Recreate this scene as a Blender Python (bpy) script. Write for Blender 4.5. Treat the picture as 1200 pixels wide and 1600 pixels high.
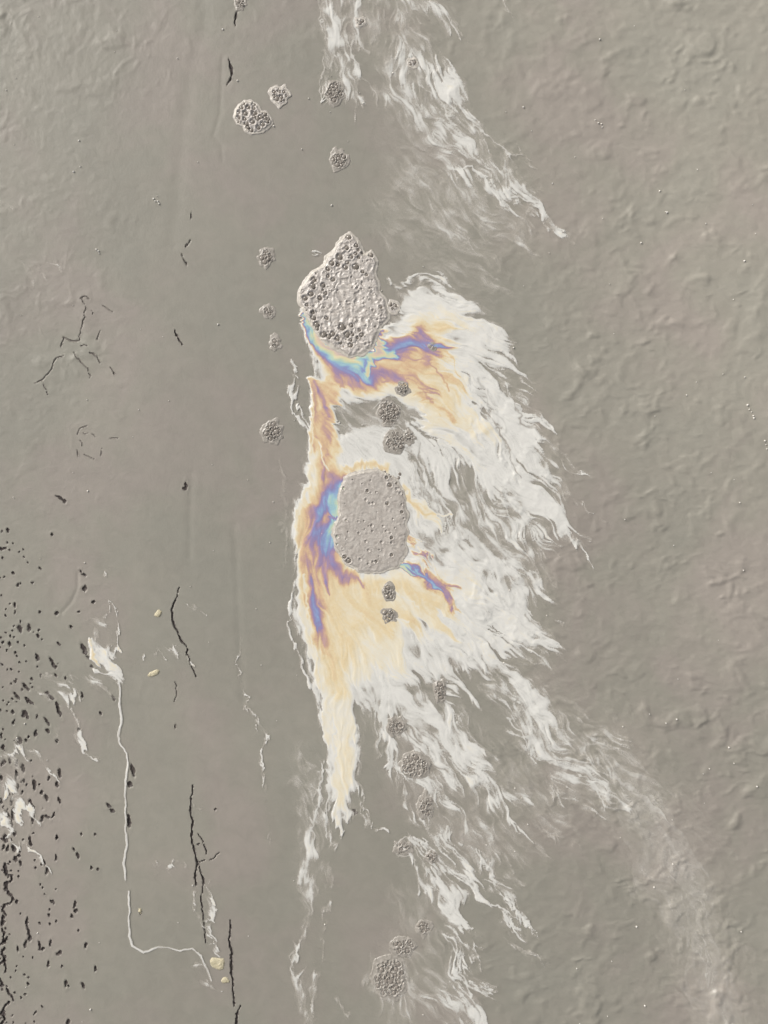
import bpy, bmesh, math, random
import numpy as np
from mathutils import Vector

for o in list(bpy.data.objects):
    bpy.data.objects.remove(o, do_unlink=True)
SC = bpy.context.scene
COL = SC.collection

# ------------------------------------------------------------------ camera
cam_d = bpy.data.cameras.new("camera")
cam = bpy.data.objects.new("camera", cam_d)
COL.objects.link(cam)
CAM_H = 1.75
cam.location = (0, 0, CAM_H)
cam.rotation_euler = (0, 0, 0)                 # straight down, photo top = +Y
cam_d.sensor_fit = 'VERTICAL'
cam_d.angle = 2 * math.atan(0.8 / CAM_H)
cam_d.clip_start = 0.05
cam_d.clip_end = 500
SC.camera = cam

# ------------------------------------------------------------------ sky, sun
SUN_EL, SUN_AZ = math.radians(40), math.radians(-52)   # azimuth from +Y, clockwise: upper left
w = bpy.data.worlds.new("World"); SC.world = w; w.use_nodes = True
nt = w.node_tree; nt.nodes.clear()
sky = nt.nodes.new("ShaderNodeTexSky"); sky.sky_type = 'NISHITA'; sky.sun_disc = False
sky.sun_elevation = SUN_EL; sky.sun_rotation = SUN_AZ
sky.air_density = 1.0; sky.dust_density = 6.0; sky.ozone_density = 1.0
hs = nt.nodes.new("ShaderNodeHueSaturation"); hs.inputs['Saturation'].default_value = 0.25
bg = nt.nodes.new("ShaderNodeBackground"); bg.inputs[1].default_value = 0.10
wo = nt.nodes.new("ShaderNodeOutputWorld")
nt.links.new(sky.outputs[0], hs.inputs['Color']); nt.links.new(hs.outputs[0], bg.inputs[0])
nt.links.new(bg.outputs[0], wo.inputs[0])
sd = bpy.data.lights.new("sun", 'SUN'); sd.energy = 1.5; sd.angle = math.radians(10); sd.color = (1.0, 0.965, 0.91)
sun = bpy.data.objects.new("sun", sd); COL.objects.link(sun)
sdir = Vector((math.sin(SUN_AZ) * math.cos(SUN_EL), math.cos(SUN_AZ) * math.cos(SUN_EL), math.sin(SUN_EL)))
sun.rotation_euler = sdir.to_track_quat('Z', 'Y').to_euler()
sun.location = sdir * 20
SC.view_settings.view_transform = 'Standard'
SC.view_settings.look = 'None'
SC.view_settings.gamma = 1.0
SC.view_settings.exposure = 0.59
SC.view_settings.use_curve_mapping = False

# ------------------------------------------------------------------ numpy helpers
# plan units: u to the right, v towards the bottom, 1 unit = 1 mm on the ground
def hash2(ix, iy, seed):
    n = (ix.astype(np.int64) * 374761393 + iy.astype(np.int64) * 668265263 + seed * 982451653) & 0x7fffffff
    n = ((n ^ (n >> 13)) * 1274126177) & 0x7fffffff
    n = n ^ (n >> 16)
    return (n & 0xffff).astype(np.float32) / 65535.0

def vnoise(U, V, s, seed):
    a = U / s; b = V / s
    ia = np.floor(a); ib = np.floor(b)
    fa = (a - ia).astype(np.float32); fb = (b - ib).astype(np.float32)
    fa = fa * fa * fa * (fa * (fa * 6 - 15) + 10); fb = fb * fb * fb * (fb * (fb * 6 - 15) + 10)
    ia = ia.astype(np.int64); ib = ib.astype(np.int64)
    h00 = hash2(ia, ib, seed); h10 = hash2(ia + 1, ib, seed)
    h01 = hash2(ia, ib + 1, seed); h11 = hash2(ia + 1, ib + 1, seed)
    return (h00 * (1 - fa) + h10 * fa) * (1 - fb) + (h01 * (1 - fa) + h11 * fa) * fb   # 0..1

def fbm(U, V, s, seed, octv=3, gain=0.5):
    t = 0.0; a = 1.0; n = 0.0
    c, q = math.cos(0.6), math.sin(0.6)
    for i in range(octv):
        t = t + a * (vnoise(U, V, s, seed + i * 17) - 0.5); n += a
        U, V = U * c - V * q, U * q + V * c
        s *= 0.5; a *= gain
    return t / n * 2          # about -1..1

def sstep(e0, e1, x):
    t = np.clip((x - e0) / (e1 - e0), 0, 1)
    return t * t * (3 - 2 * t)

def polyline_dist(U, V, pts, widths=None):
    """distance to a polyline and the width interpolated along it"""
    best = np.full(U.shape, 1e9, np.float32); wd = np.ones(U.shape, np.float32)
    for i in range(len(pts) - 1):
        ax, ay = pts[i]; bx, by = pts[i + 1]
        dx, dy = bx - ax, by - ay
        L2 = dx * dx + dy * dy + 1e-9
        t = np.clip(((U - ax) * dx + (V - ay) * dy) / L2, 0, 1)
        d = np.hypot(U - (ax + t * dx), V - (ay + t * dy))
        m = d < best
        best = np.where(m, d, best)
        if widths is not None:
            wd = np.where(m, widths[i] + (widths[i + 1] - widths[i]) * t, wd)
    return best, wd

def poly_sd(U, V, pts):
    """signed distance, positive inside"""
    n = len(pts)
    d, _ = polyline_dist(U, V, list(pts) + [pts[0]])
    ins = np.zeros(U.shape, bool)
    for i in range(n):
        x0, y0 = pts[i]; x1, y1 = pts[(i + 1) % n]
        c = ((y0 > V) != (y1 > V))
        xi = (x1 - x0) * (V - y0) / ((y1 - y0) if y1 != y0 else 1e-9) + x0
        ins ^= c & (U < xi)
    return np.where(ins, d, -d)

def jag(pts, amp, step, seed):
    """resample a polyline with a random wander"""
    r = random.Random(seed); out = [pts[0]]
    for (ax, ay), (bx, by) in zip(pts[:-1], pts[1:]):
        L = math.hypot(bx - ax, by - ay); k = max(1, int(L / step))
        for j in range(1, k + 1):
            t = j / k; x = ax + (bx - ax) * t; y = ay + (by - ay) * t
            if j < k or (bx, by) != pts[-1]:
                x += r.uniform(-amp, amp); y += r.uniform(-amp, amp) * 0.5
            out.append((x, y))
    return out

def ground_h(U, V):
    """relief of the ground sheet, in mm"""
    wr = fbm(U, V, 40, 5, 2) * 16; wr2 = fbm(U, V, 40, 9, 2) * 16
    a = fbm(U + wr, V + wr2, 34, 31, 3, 0.55)
    b = fbm(U + wr2, V + wr, 15, 41, 2, 0.5)
    sel = 0.35 + 0.65 * sstep(-.25, .35, fbm(U, V, 110, 57, 2))
    lump = np.maximum(a - 0.22, 0) + 0.45 * np.maximum(b - 0.35, 0)
    right = sstep(560, 980, U + 60 * fbm(U, V, 200, 77, 2)) * 0.82
    left = 0.27 * sstep(290, 120, U) * (0.4 + 0.6 * sstep(1000, 500, V))
    top = 0.3 * sstep(250, 0, V)
    k = 0.05 + np.clip(right + left + top, 0, 1.05)
    z = k * (5.0 * lump * sel + 0.8 * a + 0.5 * b + 0.35 * fbm(U, V, 8, 47, 2)) + fbm(U, V, 330, 3, 2) * 2.0
    # shallow sagging creases
    for pts, wdt, dep in ((((322, -20), (314, 60), (298, 120), (287, 200), (277, 300), (270, 380)), 11, 0.45),
                          (((347, 90), (345, 150), (344, 178), (333, 212), (345, 226), (348, 250)), 4, 0.4),
                          (((300, 740), (297, 800), (296, 870)), 6, 0.5),
                          (((366, 820), (370, 900), (374, 1000), (380, 1100)), 6, 0.5),
                          (((122, 895), (121, 920), (112, 940), (96, 958)), 3.0, 0.6)):
        m = (U > min(p[0] for p in pts) - 50) & (U < max(p[0] for p in pts) + 50)
        if m.any():
            d, _ = polyline_dist(U[m], V[m], pts)
            z[m] -= dep * np.exp(-(d / wdt) ** 2)
    return z

def to_world(U, V, Z):
    return np.stack([(U - 600) / 1000, (800 - V) / 1000, Z / 1000], -1).astype(np.float32)

# ------------------------------------------------------------------ object helpers
def tag(o, label=None, cat=None, group=None, kind=None):
    if label: o['label'] = label
    if cat: o['category'] = cat
    if group: o['group'] = group
    if kind: o['kind'] = kind
    return o

def mesh_from(name, co, faces, mat, parent=None, attrs=None, smooth=True, origin=None):
    """co (n,3) array, faces (m,k) int array with one k; vertices not used are dropped"""
    used = np.unique(faces)
    remap = np.full(len(co), -1, np.int32); remap[used] = np.arange(len(used), dtype=np.int32)
    co = co[used].astype(np.float32); f = remap[faces].astype(np.int32)
    if origin is not None:
        co = co - np.array(origin, np.float32)
    k = f.shape[1]
    me = bpy.data.meshes.new(name)
    me.vertices.add(len(co)); me.vertices.foreach_set("co", co.ravel())
    me.loops.add(f.size); me.loops.foreach_set("vertex_index", f.ravel())
    me.polygons.add(len(f)); me.polygons.foreach_set("loop_start", np.arange(0, f.size, k, dtype=np.int32))
    me.update(calc_edges=True)
    if smooth:
        me.polygons.foreach_set("use_smooth", np.ones(len(f), bool))
    if attrs:
        for an, av in attrs.items():
            at = me.attributes.new(an, 'FLOAT', 'POINT')
            at.data.foreach_set("value", av.ravel()[used].astype(np.float32))
    me.materials.append(mat)
    o = bpy.data.objects.new(name, me); COL.objects.link(o)
    if origin is not None and parent is None:
        o.location = origin
    if parent is not None:
        o.parent = parent
    return o

def empty(name, loc):
    o = bpy.data.objects.new(name, None); COL.objects.link(o)
    o.empty_display_size = 0.02; o.location = loc
    return o

def grid_faces(nv, nu):
    i = np.arange(nv * nu, dtype=np.int32).reshape(nv, nu)
    # v grows downwards (-Y), so this order faces up
    return np.stack([i[1:, :-1], i[1:, 1:], i[:-1, 1:], i[:-1, :-1]], -1)     # (nv-1,nu-1,4)

# ------------------------------------------------------------------ materials
def new_mat(name):
    m = bpy.data.materials.new(name); m.use_nodes = True
    t = m.node_tree; t.nodes.clear()
    return m, t, t.nodes, t.links

def srgb(r, g, b, k=1.0):
    f = lambda c: (c / 255 / 12.92 if c / 255 <= 0.04045 else ((c / 255 + 0.055) / 1.055) ** 2.4) * k
    return (f(r), f(g), f(b), 1)

ALB = 0.68      # picture tone -> albedo under this light and exposure

def noise(N, L, vec, scale, detail=3, rough=0.5, dist=0.0):
    n = N.new("ShaderNodeTexNoise"); n.inputs['Scale'].default_value = scale
    n.inputs['Detail'].default_value = detail; n.inputs['Roughness'].default_value = rough
    n.inputs['Distortion'].default_value = dist
    L.new(vec, n.inputs['Vector']); return n

def ramp(N, stops, interp='LINEAR'):
    r = N.new("ShaderNodeValToRGB"); r.color_ramp.interpolation = interp
    e = r.color_ramp.elements
    while len(e) > 1: e.remove(e[-1])
    e[0].position, e[0].color = stops[0]
    for p, c in stops[1:]:
        x = e.new(p); x.color = c
    return r

def mat_ground():
    m, t, N, L = new_mat("grey wet ground")
    out = N.new("ShaderNodeOutputMaterial"); b = N.new("ShaderNodeBsdfPrincipled")
    g = N.new("ShaderNodeNewGeometry"); P = g.outputs['Position']
    n1 = noise(N, L, P, 5.0, 4, 0.55, 0.4)
    r1 = ramp(N, [(0.36, srgb(150, 147, 136, ALB)), (0.49, srgb(151, 147, 136, ALB)), (0.62, srgb(155, 148, 139, ALB))])
    L.new(n1.outputs['Fac'], r1.inputs[0])
    n2 = N.new('ShaderNodeAttribute'); n2.attribute_name = 'bright_grad'      # brightness falloff painted into the base colour, lighter to the right and top
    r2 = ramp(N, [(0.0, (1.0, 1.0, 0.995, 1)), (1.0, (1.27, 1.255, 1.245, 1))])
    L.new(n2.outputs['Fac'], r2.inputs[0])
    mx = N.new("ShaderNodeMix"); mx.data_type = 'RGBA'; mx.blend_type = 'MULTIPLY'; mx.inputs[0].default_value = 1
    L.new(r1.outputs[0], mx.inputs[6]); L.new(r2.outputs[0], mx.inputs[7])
    n3 = noise(N, L, P, 45, 4, 0.6, 0.6)
    r3 = ramp(N, [(0.3, (0.95, 0.95, 0.95, 1)), (0.7, (1.05, 1.05, 1.05, 1))])
    L.new(n3.outputs['Fac'], r3.inputs[0])
    mx2 = N.new("ShaderNodeMix"); mx2.data_type = 'RGBA'; mx2.blend_type = 'MULTIPLY'; mx2.inputs[0].default_value = 1
    L.new(mx.outputs[2], mx2.inputs[6]); L.new(r3.outputs[0], mx2.inputs[7])
    L.new(mx2.outputs[2], b.inputs['Base Color'])
    b.inputs['Roughness'].default_value = 0.46
    b.inputs['Specular IOR Level'].default_value = 0.28
    n4 = noise(N, L, P, 170, 6, 0.7); bp = N.new("ShaderNodeBump")
    bp.inputs['Strength'].default_value = 0.22; bp.inputs['Distance'].default_value = 0.002
    L.new(n4.outputs['Fac'], bp.inputs['Height']); L.new(bp.outputs[0], b.inputs['Normal'])
    L.new(b.outputs[0], out.inputs[0])
    return m

def mat_tar(name="black bitumen inside", lo=(0.03, 0.025, 0.023, 1), hi=(0.085, 0.07, 0.062, 1)):
    m, t, N, L = new_mat(name)
    out = N.new("ShaderNodeOutputMaterial"); b = N.new("ShaderNodeBsdfPrincipled")
    g = N.new("ShaderNodeNewGeometry")
    n1 = noise(N, L, g.outputs['Position'], 300, 3)
    r = ramp(N, [(0.3, lo), (0.7, hi)])
    L.new(n1.outputs['Fac'], r.inputs[0]); L.new(r.outputs[0], b.inputs['Base Color'])
    b.inputs['Roughness'].default_value = 0.6; b.inputs['Specular IOR Level'].default_value = 0.25
    L.new(b.outputs[0], out.inputs[0])
    return m

TAU_MAX = 1.4
FILM_STOPS = [(0.00, (166, 160, 149)), (0.14, (177, 171, 160)), (0.27, (194, 189, 180)), (0.36, (212, 210, 203)),
              (0.45, (230, 228, 221)), (0.53, (236, 227, 204)), (0.60, (232, 213, 173)), (0.66, (221, 189, 151)),
              (0.71, (200, 164, 150)), (0.75, (184, 152, 163)), (0.79, (162, 140, 172)), (0.84, (146, 144, 188)), (0.90, (146, 169, 208)),
              (0.96, (166, 204, 208)), (1.02, (198, 214, 188)), (1.08, (224, 216, 174)), (1.15, (222, 198, 178)),
              (1.22, (206, 190, 183)), (1.32, (190, 181, 173))]

def mat_film():
    m, t, N, L = new_mat("oil film of varying thickness")
    out = N.new("ShaderNodeOutputMaterial"); b = N.new("ShaderNodeBsdfPrincipled")
    at = N.new("ShaderNodeAttribute"); at.attribute_name = "tau"
    g = N.new("ShaderNodeNewGeometry"); P = g.outputs['Position']
    n1 = noise(N, L, P, 190, 3, 0.6, 0.8)
    ma = N.new("ShaderNodeMath"); ma.operation = 'MULTIPLY_ADD'
    L.new(n1.outputs['Fac'], ma.inputs[0]); ma.inputs[1].default_value = 0.09; ma.inputs[2].default_value = -0.045
    sm = N.new("ShaderNodeMath"); sm.operation = 'ADD'
    L.new(at.outputs['Fac'], sm.inputs[0]); L.new(ma.outputs[0], sm.inputs[1])
    dv = N.new("ShaderNodeMath"); dv.operation = 'DIVIDE'; L.new(sm.outputs[0], dv.inputs[0]); dv.inputs[1].default_value = TAU_MAX
    r = ramp(N, [(p / TAU_MAX, srgb(*c, ALB)) for p, c in FILM_STOPS])
    L.new(dv.outputs[0], r.inputs[0]); L.new(r.outputs[0], b.inputs['Base Color'])
    b.inputs['Roughness'].default_value = 0.35; b.inputs['Specular IOR Level'].default_value = 0.4
    tf = N.new("ShaderNodeMath"); tf.operation = 'MULTIPLY'; L.new(sm.outputs[0], tf.inputs[0]); tf.inputs[1].default_value = 330
    L.new(tf.outputs[0], b.inputs['Thin Film Thickness']); b.inputs['Thin Film IOR'].default_value = 1.45
    ra = ramp(N, [(0.04 / TAU_MAX, (0, 0, 0, 1)), (0.18 / TAU_MAX, (.42, .42, .42, 1)), (0.34 / TAU_MAX, (1, 1, 1, 1))])
    L.new(dv.outputs[0], ra.inputs[0])
    # light crosses the film going in and coming out, so each pass keeps the square root
    inv = N.new("ShaderNodeMath"); inv.operation = 'SUBTRACT'; inv.inputs[0].default_value = 1.0; L.new(ra.outputs[0], inv.inputs[1])
    sq = N.new("ShaderNodeMath"); sq.operation = 'SQRT'; sq.use_clamp = True; L.new(inv.outputs[0], sq.inputs[0])
    tr = N.new("ShaderNodeBsdfTransparent"); L.new(sq.outputs[0], tr.inputs['Color'])
    mix = N.new("ShaderNodeMixShader"); add = N.new("ShaderNodeAddShader")
    L.new(ra.outputs[0], mix.inputs[0]); L.new(b.outputs[0], mix.inputs[2])
    L.new(tr.outputs[0], add.inputs[0]); L.new(mix.outputs[0], add.inputs[1])
    L.new(add.outputs[0], out.inputs[0])
    return m

def mat_scum(name, lo, hi, rough=0.5, scale=150, bump=0.3):
    m, t, N, L = new_mat(name)
    out = N.new("ShaderNodeOutputMaterial"); b = N.new("ShaderNodeBsdfPrincipled")
    g = N.new("ShaderNodeNewGeometry"); P = g.outputs['Position']
    n1 = noise(N, L, P, scale, 4, 0.6, 0.5)
    r = ramp(N, [(0.35, srgb(*lo, ALB)), (0.65, srgb(*hi, ALB))])
    L.new(n1.outputs['Fac'], r.inputs[0]); L.new(r.outputs[0], b.inputs['Base Color'])
    b.inputs['Roughness'].default_value = rough; b.inputs['Specular IOR Level'].default_value = 0.4
    bp = N.new("ShaderNodeBump"); bp.inputs['Strength'].default_value = bump; bp.inputs['Distance'].default_value = 0.001
    n2 = noise(N, L, P, scale * 3, 3); L.new(n2.outputs['Fac'], bp.inputs['Height']); L.new(bp.outputs[0], b.inputs['Normal'])
    L.new(b.outputs[0], out.inputs[0])
    return m

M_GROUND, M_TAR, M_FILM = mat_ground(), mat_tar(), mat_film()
def mat_groove():
    m, t, N, L = new_mat("dirty groove")
    out = N.new("ShaderNodeOutputMaterial"); b = N.new("ShaderNodeBsdfPrincipled"); g = N.new("ShaderNodeNewGeometry")
    n1 = noise(N, L, g.outputs['Position'], 160, 3)
    r = ramp(N, [(0.38, srgb(108, 101, 93, ALB)), (0.62, srgb(144, 137, 127, ALB))])
    L.new(n1.outputs['Fac'], r.inputs[0]); L.new(r.outputs[0], b.inputs['Base Color']); b.inputs['Roughness'].default_value = 0.6
    L.new(b.outputs[0], out.inputs[0]); return m
M_GROOVE = mat_groove()
M_CRACK = mat_tar("dirty crack inside", (0.05, 0.042, 0.038, 1), (0.16, 0.138, 0.125, 1))
M_FROTH = mat_scum("pale pinkish froth", (184, 176, 167), (214, 207, 199), 0.3, 160)
M_FROTH_SKIN = mat_scum("smooth pinkish froth skin", (178, 170, 161), (198, 191, 182), 0.3, 160)
M_FROTH_GREY = mat_scum("grey wet froth", (154, 148, 138), (184, 177, 167), 0.3, 200)
M_BUBBLE = mat_scum("dark bubble skin", (126, 118, 109), (150, 142, 132), 0.10, 200, 0.0)
M_RIM = mat_scum("pale rim of scum", (196, 188, 176), (222, 215, 203), 0.4, 160)
M_BUBBLE_PALE = mat_scum("pale bubble skin", (138, 130, 121), (162, 154, 144), 0.12, 200, 0.0)
M_LUMP = mat_scum("cream scum lump", (198, 187, 154), (222, 212, 182), 0.55, 420, 0.7)
M_SPECK = mat_scum("pale speck", (240, 234, 222), (252, 248, 240), 0.3, 200)

# ------------------------------------------------------------------ the ground with its cracks and pits
def lines(a, b, step):
    return np.arange(a, b, step)
far = np.array([60, 140, 260, 450, 800, 1500, 3000, 7000, 16000, 40000], float)
gu = np.concatenate([(-40 - far)[::-1], lines(-40, 400, 1.2), lines(400, 1250, 3.0), 1250 + far])
gv = np.concatenate([(-40 - far)[::-1], lines(-40, 440, 2.2), lines(440, 1660, 1.3), 1660 + far])
GU, GV = np.meshgrid(gu, gv); GU = GU.astype(np.float32); GV = GV.astype(np.float32)
GZ = ground_h(GU, GV)

CRACKS = [   # label, [(points, half widths)], depth
 ("short black crack at the top edge", [([(371, -14), (370, 0), (371, 12), (369, 25), (368, 40)], [2.2, 2.0, 1.8, 1.8, 1.2])], 9),
 ("short black crack left of the heart-shaped foam patch", [([(357, 90), (361, 105), (362, 118), (358, 128)], [1.2, 2.1, 1.9, 1.5]), ([(356, 130), (355, 132)], [1.5, 1.4])], 9),
 ("tiny upright black crack above a forked one", [([(299, 331), (298, 341)], [1.9, 1.6])], 8),
 ("small forked black crack in the smooth strip", [([(297, 376), (291, 385)], [1.8, 2.6]), ([(283, 397), (287, 405), (291, 414)], [1.5, 2.0, 1.0])], 9),
 ("short slanting hairline crack in the smooth strip", [([(273, 515), (279, 527), (284, 538)], [1.2, 1.9, 1.4])], 8),
 ("branching star-shaped crack with pitted arms", [
   ([(125, 466), (133, 463), (140, 467)], [1.3, 2.0, 1.6]), ([(126, 466), (133, 476)], [1.0, 1.2]),
   ([(133, 480), (132, 495), (127, 514), (124, 533)], [1.6, 2.0, 1.6, 1.7]),
   ([(124, 533), (112, 533), (99, 528), (95, 541)], [2.6, 3.2, 2.6, 1.8]), ([(127, 540), (136, 540)], [2.2, 2.6]),
   ([(139, 550), (147, 553), (157, 567)], [2.2, 2.8, 2.0]), ([(172, 574), (178, 584)], [1.3, 1.9]),
   ([(115, 550), (125, 564), (138, 576), (141, 593)], [1.2, 1.9, 1.5, 1.2]), ([(100, 556), (88, 559), (81, 575), (68, 593), (54, 598)], [1.0, 2.1, 1.6, 1.6, 1.5]),
   ([(68, 600), (74, 617)], [1.0, 1.2]), ([(144, 484), (146, 491)], [1.2, 1.6]), ([(157, 517), (151, 529)], [1.4, 1.5]), ([(160, 477), (175, 487)], [1.0, 1.3])], 4),
 ("broken ring of short cracks on the left", [
   ([(120, 678), (126, 668), (135, 665)], [1.0, 1.5, 1.2]), ([(130, 676), (142, 678), (149, 683)], [1.0, 1.3, 2.2]), ([(126, 688), (128, 697)], [2.0, 1.5]),
   ([(122, 713), (120, 702)], [1.2, 1.2]), ([(131, 709), (141, 714), (149, 718)], [1.2, 1.5, 1.0]), ([(160, 700), (158, 712)], [1.2, 1.0]), ([(170, 685), (183, 684)], [1.2, 1.0])], 3),
 ("long wandering black crack beside the cream lump", [([(281, 918), (275, 935), (268, 955), (270, 975), (280, 992), (285, 1003), (291, 1012), (296, 1035), (303, 1048), (306, 1058)], [1.2, 1.8, 2.6, 2.1, 1.8, 1.9, 1.7, 1.4, 1.2, .9])], 9),
 ("faint hairline crack below the long wandering one", [([(274, 1066), (276, 1080), (272, 1098)], [1.1, 1.4, 1.1]), ([(274, 1131), (275, 1138)], [1.5, 1.3])], 5),
 ("long black crack with thin branches", [
   ([(303, 1226), (299, 1245), (298, 1262), (299, 1275), (303, 1282), (299, 1305), (302, 1325), (308, 1347), (305, 1365), (307, 1384)], [1.0, 1.5, 1.9, 2.2, 2.1, 2.4, 2.2, 2.4, 2.2, 1.4]),
   ([(308, 1347), (315, 1345), (322, 1343)], [1.4, 1.2, 1.0]), ([(310, 1348), (318, 1375), (315, 1400), (318, 1440), (322, 1472)], [1.4, 1.6, 1.5, 1.4, 1.0]),
   ([(330, 1344), (337, 1340), (344, 1331)], [1.0, 1.3, 1.0]), ([(309, 1302), (318, 1316), (322, 1335)], [1.0, 1.1, .9])], 9),
 ("long upright black crack at the bottom edge beside the cream lumps", [
   ([(359, 1436), (360, 1450), (358, 1465), (361, 1485), (362, 1500), (361, 1520), (364, 1545), (366, 1575)], [.9, 1.6, 1.9, 2.3, 2.4, 2.0, 2.0, 1.2]),
   ([(375, 1572), (370, 1584), (369, 1600), (370, 1625)], [1.2, 2.0, 2.2, 2.2])], 9),
]
# pits: (u, v, half length, half width, angle deg from vertical)
PIT = [(4, 857, 6, 1.8, 70), (12, 829, 3, 2.6, 0), (21, 896, 2.2, 2, 0), (28, 914, 3, 1.8, -30), (23, 946, 4, 2.2, 0), (62, 887, 1.6, 1.6, 0),
 (81, 835, 2, 2, 0), (62, 955, 2, 2, 0), (89, 958, 3.5, 2.8, 0), (31, 983, 6, 3.6, -10), (45, 981, 5, 2.6, 0), (15, 1006, 3.6, 2.6, 0), (5, 1004, 2, 1.8, 0),
 (59, 994, 3, 2.2, 0), (60, 985, 2, 1.5, 0), (92, 1006, 3, 1.8, -30), (58, 1027, 6, 2.2, -15), (82, 1035, 9, 2.4, -30), (88, 1043, 2.4, 2, 0), (40, 1073, 7, 2.4, -45),
 (26, 1088, 7, 2, -35), (46, 1096, 9, 2.6, -50), (77, 1087, 9, 3.0, -45), (91, 1107, 12, 2.2, -18), (38, 1115, 5, 4.2, 20), (42, 1120, 4, 2, -30), (20, 1112, 3.5, 2, 0),
 (73, 1127, 7, 2.2, -30), (74, 1142, 4, 2.6, -40), (55, 1146, 5.5, 2.0, 5), (30, 1157, 6, 3.2, 0), (41, 1158, 3.4, 1.8, 0), (89, 1158, 3.2, 2, -20), (21, 1129, 3, 2, 0),
 (5, 1168, 4, 3, 20), (2, 1150, 4, 2, 0), (17, 1069, 2.5, 2, 0), (64, 1055, 2.5, 2, 0), (87, 1055, 3, 2, -60), (102, 1060, 2, 1.5, 0), (178, 1091, 4, 2.2, -15), (157, 1115, 2.8, 2, -30),
 (123, 1141, 2.4, 2.4, 0), (128, 1086, 4, 1.4, 0), (126, 892, 3, 1.8, -20), (131, 898, 4, 2.0, -60), (132, 920, 4.5, 4.2, 0), (145, 940, 3, 2, 60), (123, 956, 1.8, 1.8, 0), (110, 979, 2, 2, 0),
 (131, 1014, 9, 3.6, -25), (138, 1027, 4, 2.6, -50), (144, 1041, 3.5, 2.4, -60),
 (6, 1190, 4, 3, 20), (16, 1188, 5, 1.8, 0), (26, 1192, 5, 2.2, 10), (36, 1200, 7, 2.6, -12), (48, 1190, 2, 1.8, 0), (25, 1212, 9, 1.9, 6), (2, 1216, 4, 2, 0), (37, 1219, 3, 2.2, 0),
 (208, 1204, 9, 3.0, -12), (203, 1226, 4, 3.4, 0), (202, 1282, 11, 2.4, -6), (170, 1258, 4, 2.6, -30), (175, 1266, 4, 2, -60), (93, 1209, 7, 2.6, -4), (89, 1226, 4, 2.8, 0), (54, 1226, 8, 2.6, 0),
 (76, 1216, 3, 2, 0), (65, 1238, 4, 1.6, 0), (72, 1246, 5, 3.4, -25), (93, 1252, 5.5, 1.4, -12), (48, 1254, 6, 3.0, -8), (52, 1261, 4, 2.4, -30), (51, 1277, 9, 2.2, 5), (66, 1279, 7, 2.2, 20), (74, 1276, 4, 2.5, -60), (83, 1274, 6, 1.2, 30),
 (27, 1231, 6, 2.2, 0), (20, 1238, 4, 1.6, 10), (11, 1232, 3.4, 2.4, 20), (35, 1238, 3.6, 1.6, 15), (18, 1252, 6, 2.2, 0), (2, 1252, 4, 2, 0), (21, 1272, 10, 2.6, 0), (12, 1273, 7, 3, -30), (17, 1288, 9, 3.6, 0), (22, 1302, 4.5, 2.2, 0),
 (9, 1310, 7, 4, 0), (12, 1325, 6, 2.2, 20), (22, 1325, 7, 3, -10), (24, 1342, 4.5, 3.6, 20), (5, 1324, 5, 2, 20), (47, 1314, 7, 2.0, 0), (49, 1320, 3, 1.6, 0), (32, 1348, 4, 1.8, 12), (31, 1337, 2.4, 2, 0), (52, 1302, 1.8, 1.4, 0),
 (128, 1303, 2.6, 1.8, 0), (149, 1303, 2, 1.8, 0), (89, 1308, 4, 1.7, 0), (88, 1340, 5.5, 1.5, 0), (115, 1327, 3.4, 1.6, -20), (122, 1337, 5, 2.0, -15), (74, 1360, 6, 2.6, 8), (68, 1347, 3.4, 2.6, 0), (143, 1355, 3, 1.7, 0), (153, 1359, 2.4, 2.8, 0), (56, 1355, 1.8, 1.8, 0),
 (82, 1409, 4, 2, -40), (88, 1390, 1.8, 1.6, 0), (117, 1413, 6, 1.8, 10), (119, 1423, 3.4, 2, -20), (112, 1431, 3, 2.4, 0), (123, 1454, 2.5, 2, 0), (42, 1440, 8, 1.6, 0), (45, 1456, 8, 2.0, -18), (47, 1466, 4.5, 3, 0),
 (40, 1475, 6, 1.8, 5), (62, 1477, 7, 2.0, -5), (67, 1483, 4, 1.6, 50), (79, 1473, 5, 1.7, 10), (28, 1483, 5, 1.6, -8), (135, 1477, 4.5, 1.9, 0), (92, 1489, 4.5, 3, 60), (76, 1506, 6, 1.4, 0), (149, 1513, 5, 1.7, 0), (97, 1510, 2, 1.4, 0),
 (103, 1537, 6, 2.4, 0), (108, 1541, 2, 1.4, 0), (130, 1541, 5, 2.2, -20), (107, 1597, 4, 3, 20), (55, 1583, 4.5, 1.3, 30), (40, 1554, 2, 1.7, 0), (78, 1443, 2, 1.6, 0), (77, 1430, 1.9, 1.6, 0), (26, 1408, 2.8, 2.4, 0), (78, 1422, 1.6, 1.6, 0),
 (95, 779, 8, 2.0, -62), (101, 783, 3, 2.6, 0), (291, 757, 5, 1.7, -10), (289, 763, 3, 1.8, 60), (88, 1440, 2.4, 2, 0), (62, 1443, 2.2, 2, 0), (338, 1263, 2.2, 1.6, 0), (310, 1318, 2.4, 1.8, 60), (554, 1268, 5, 2.0, -10), (219, 1427, 2, 1.6, 0)]
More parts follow.
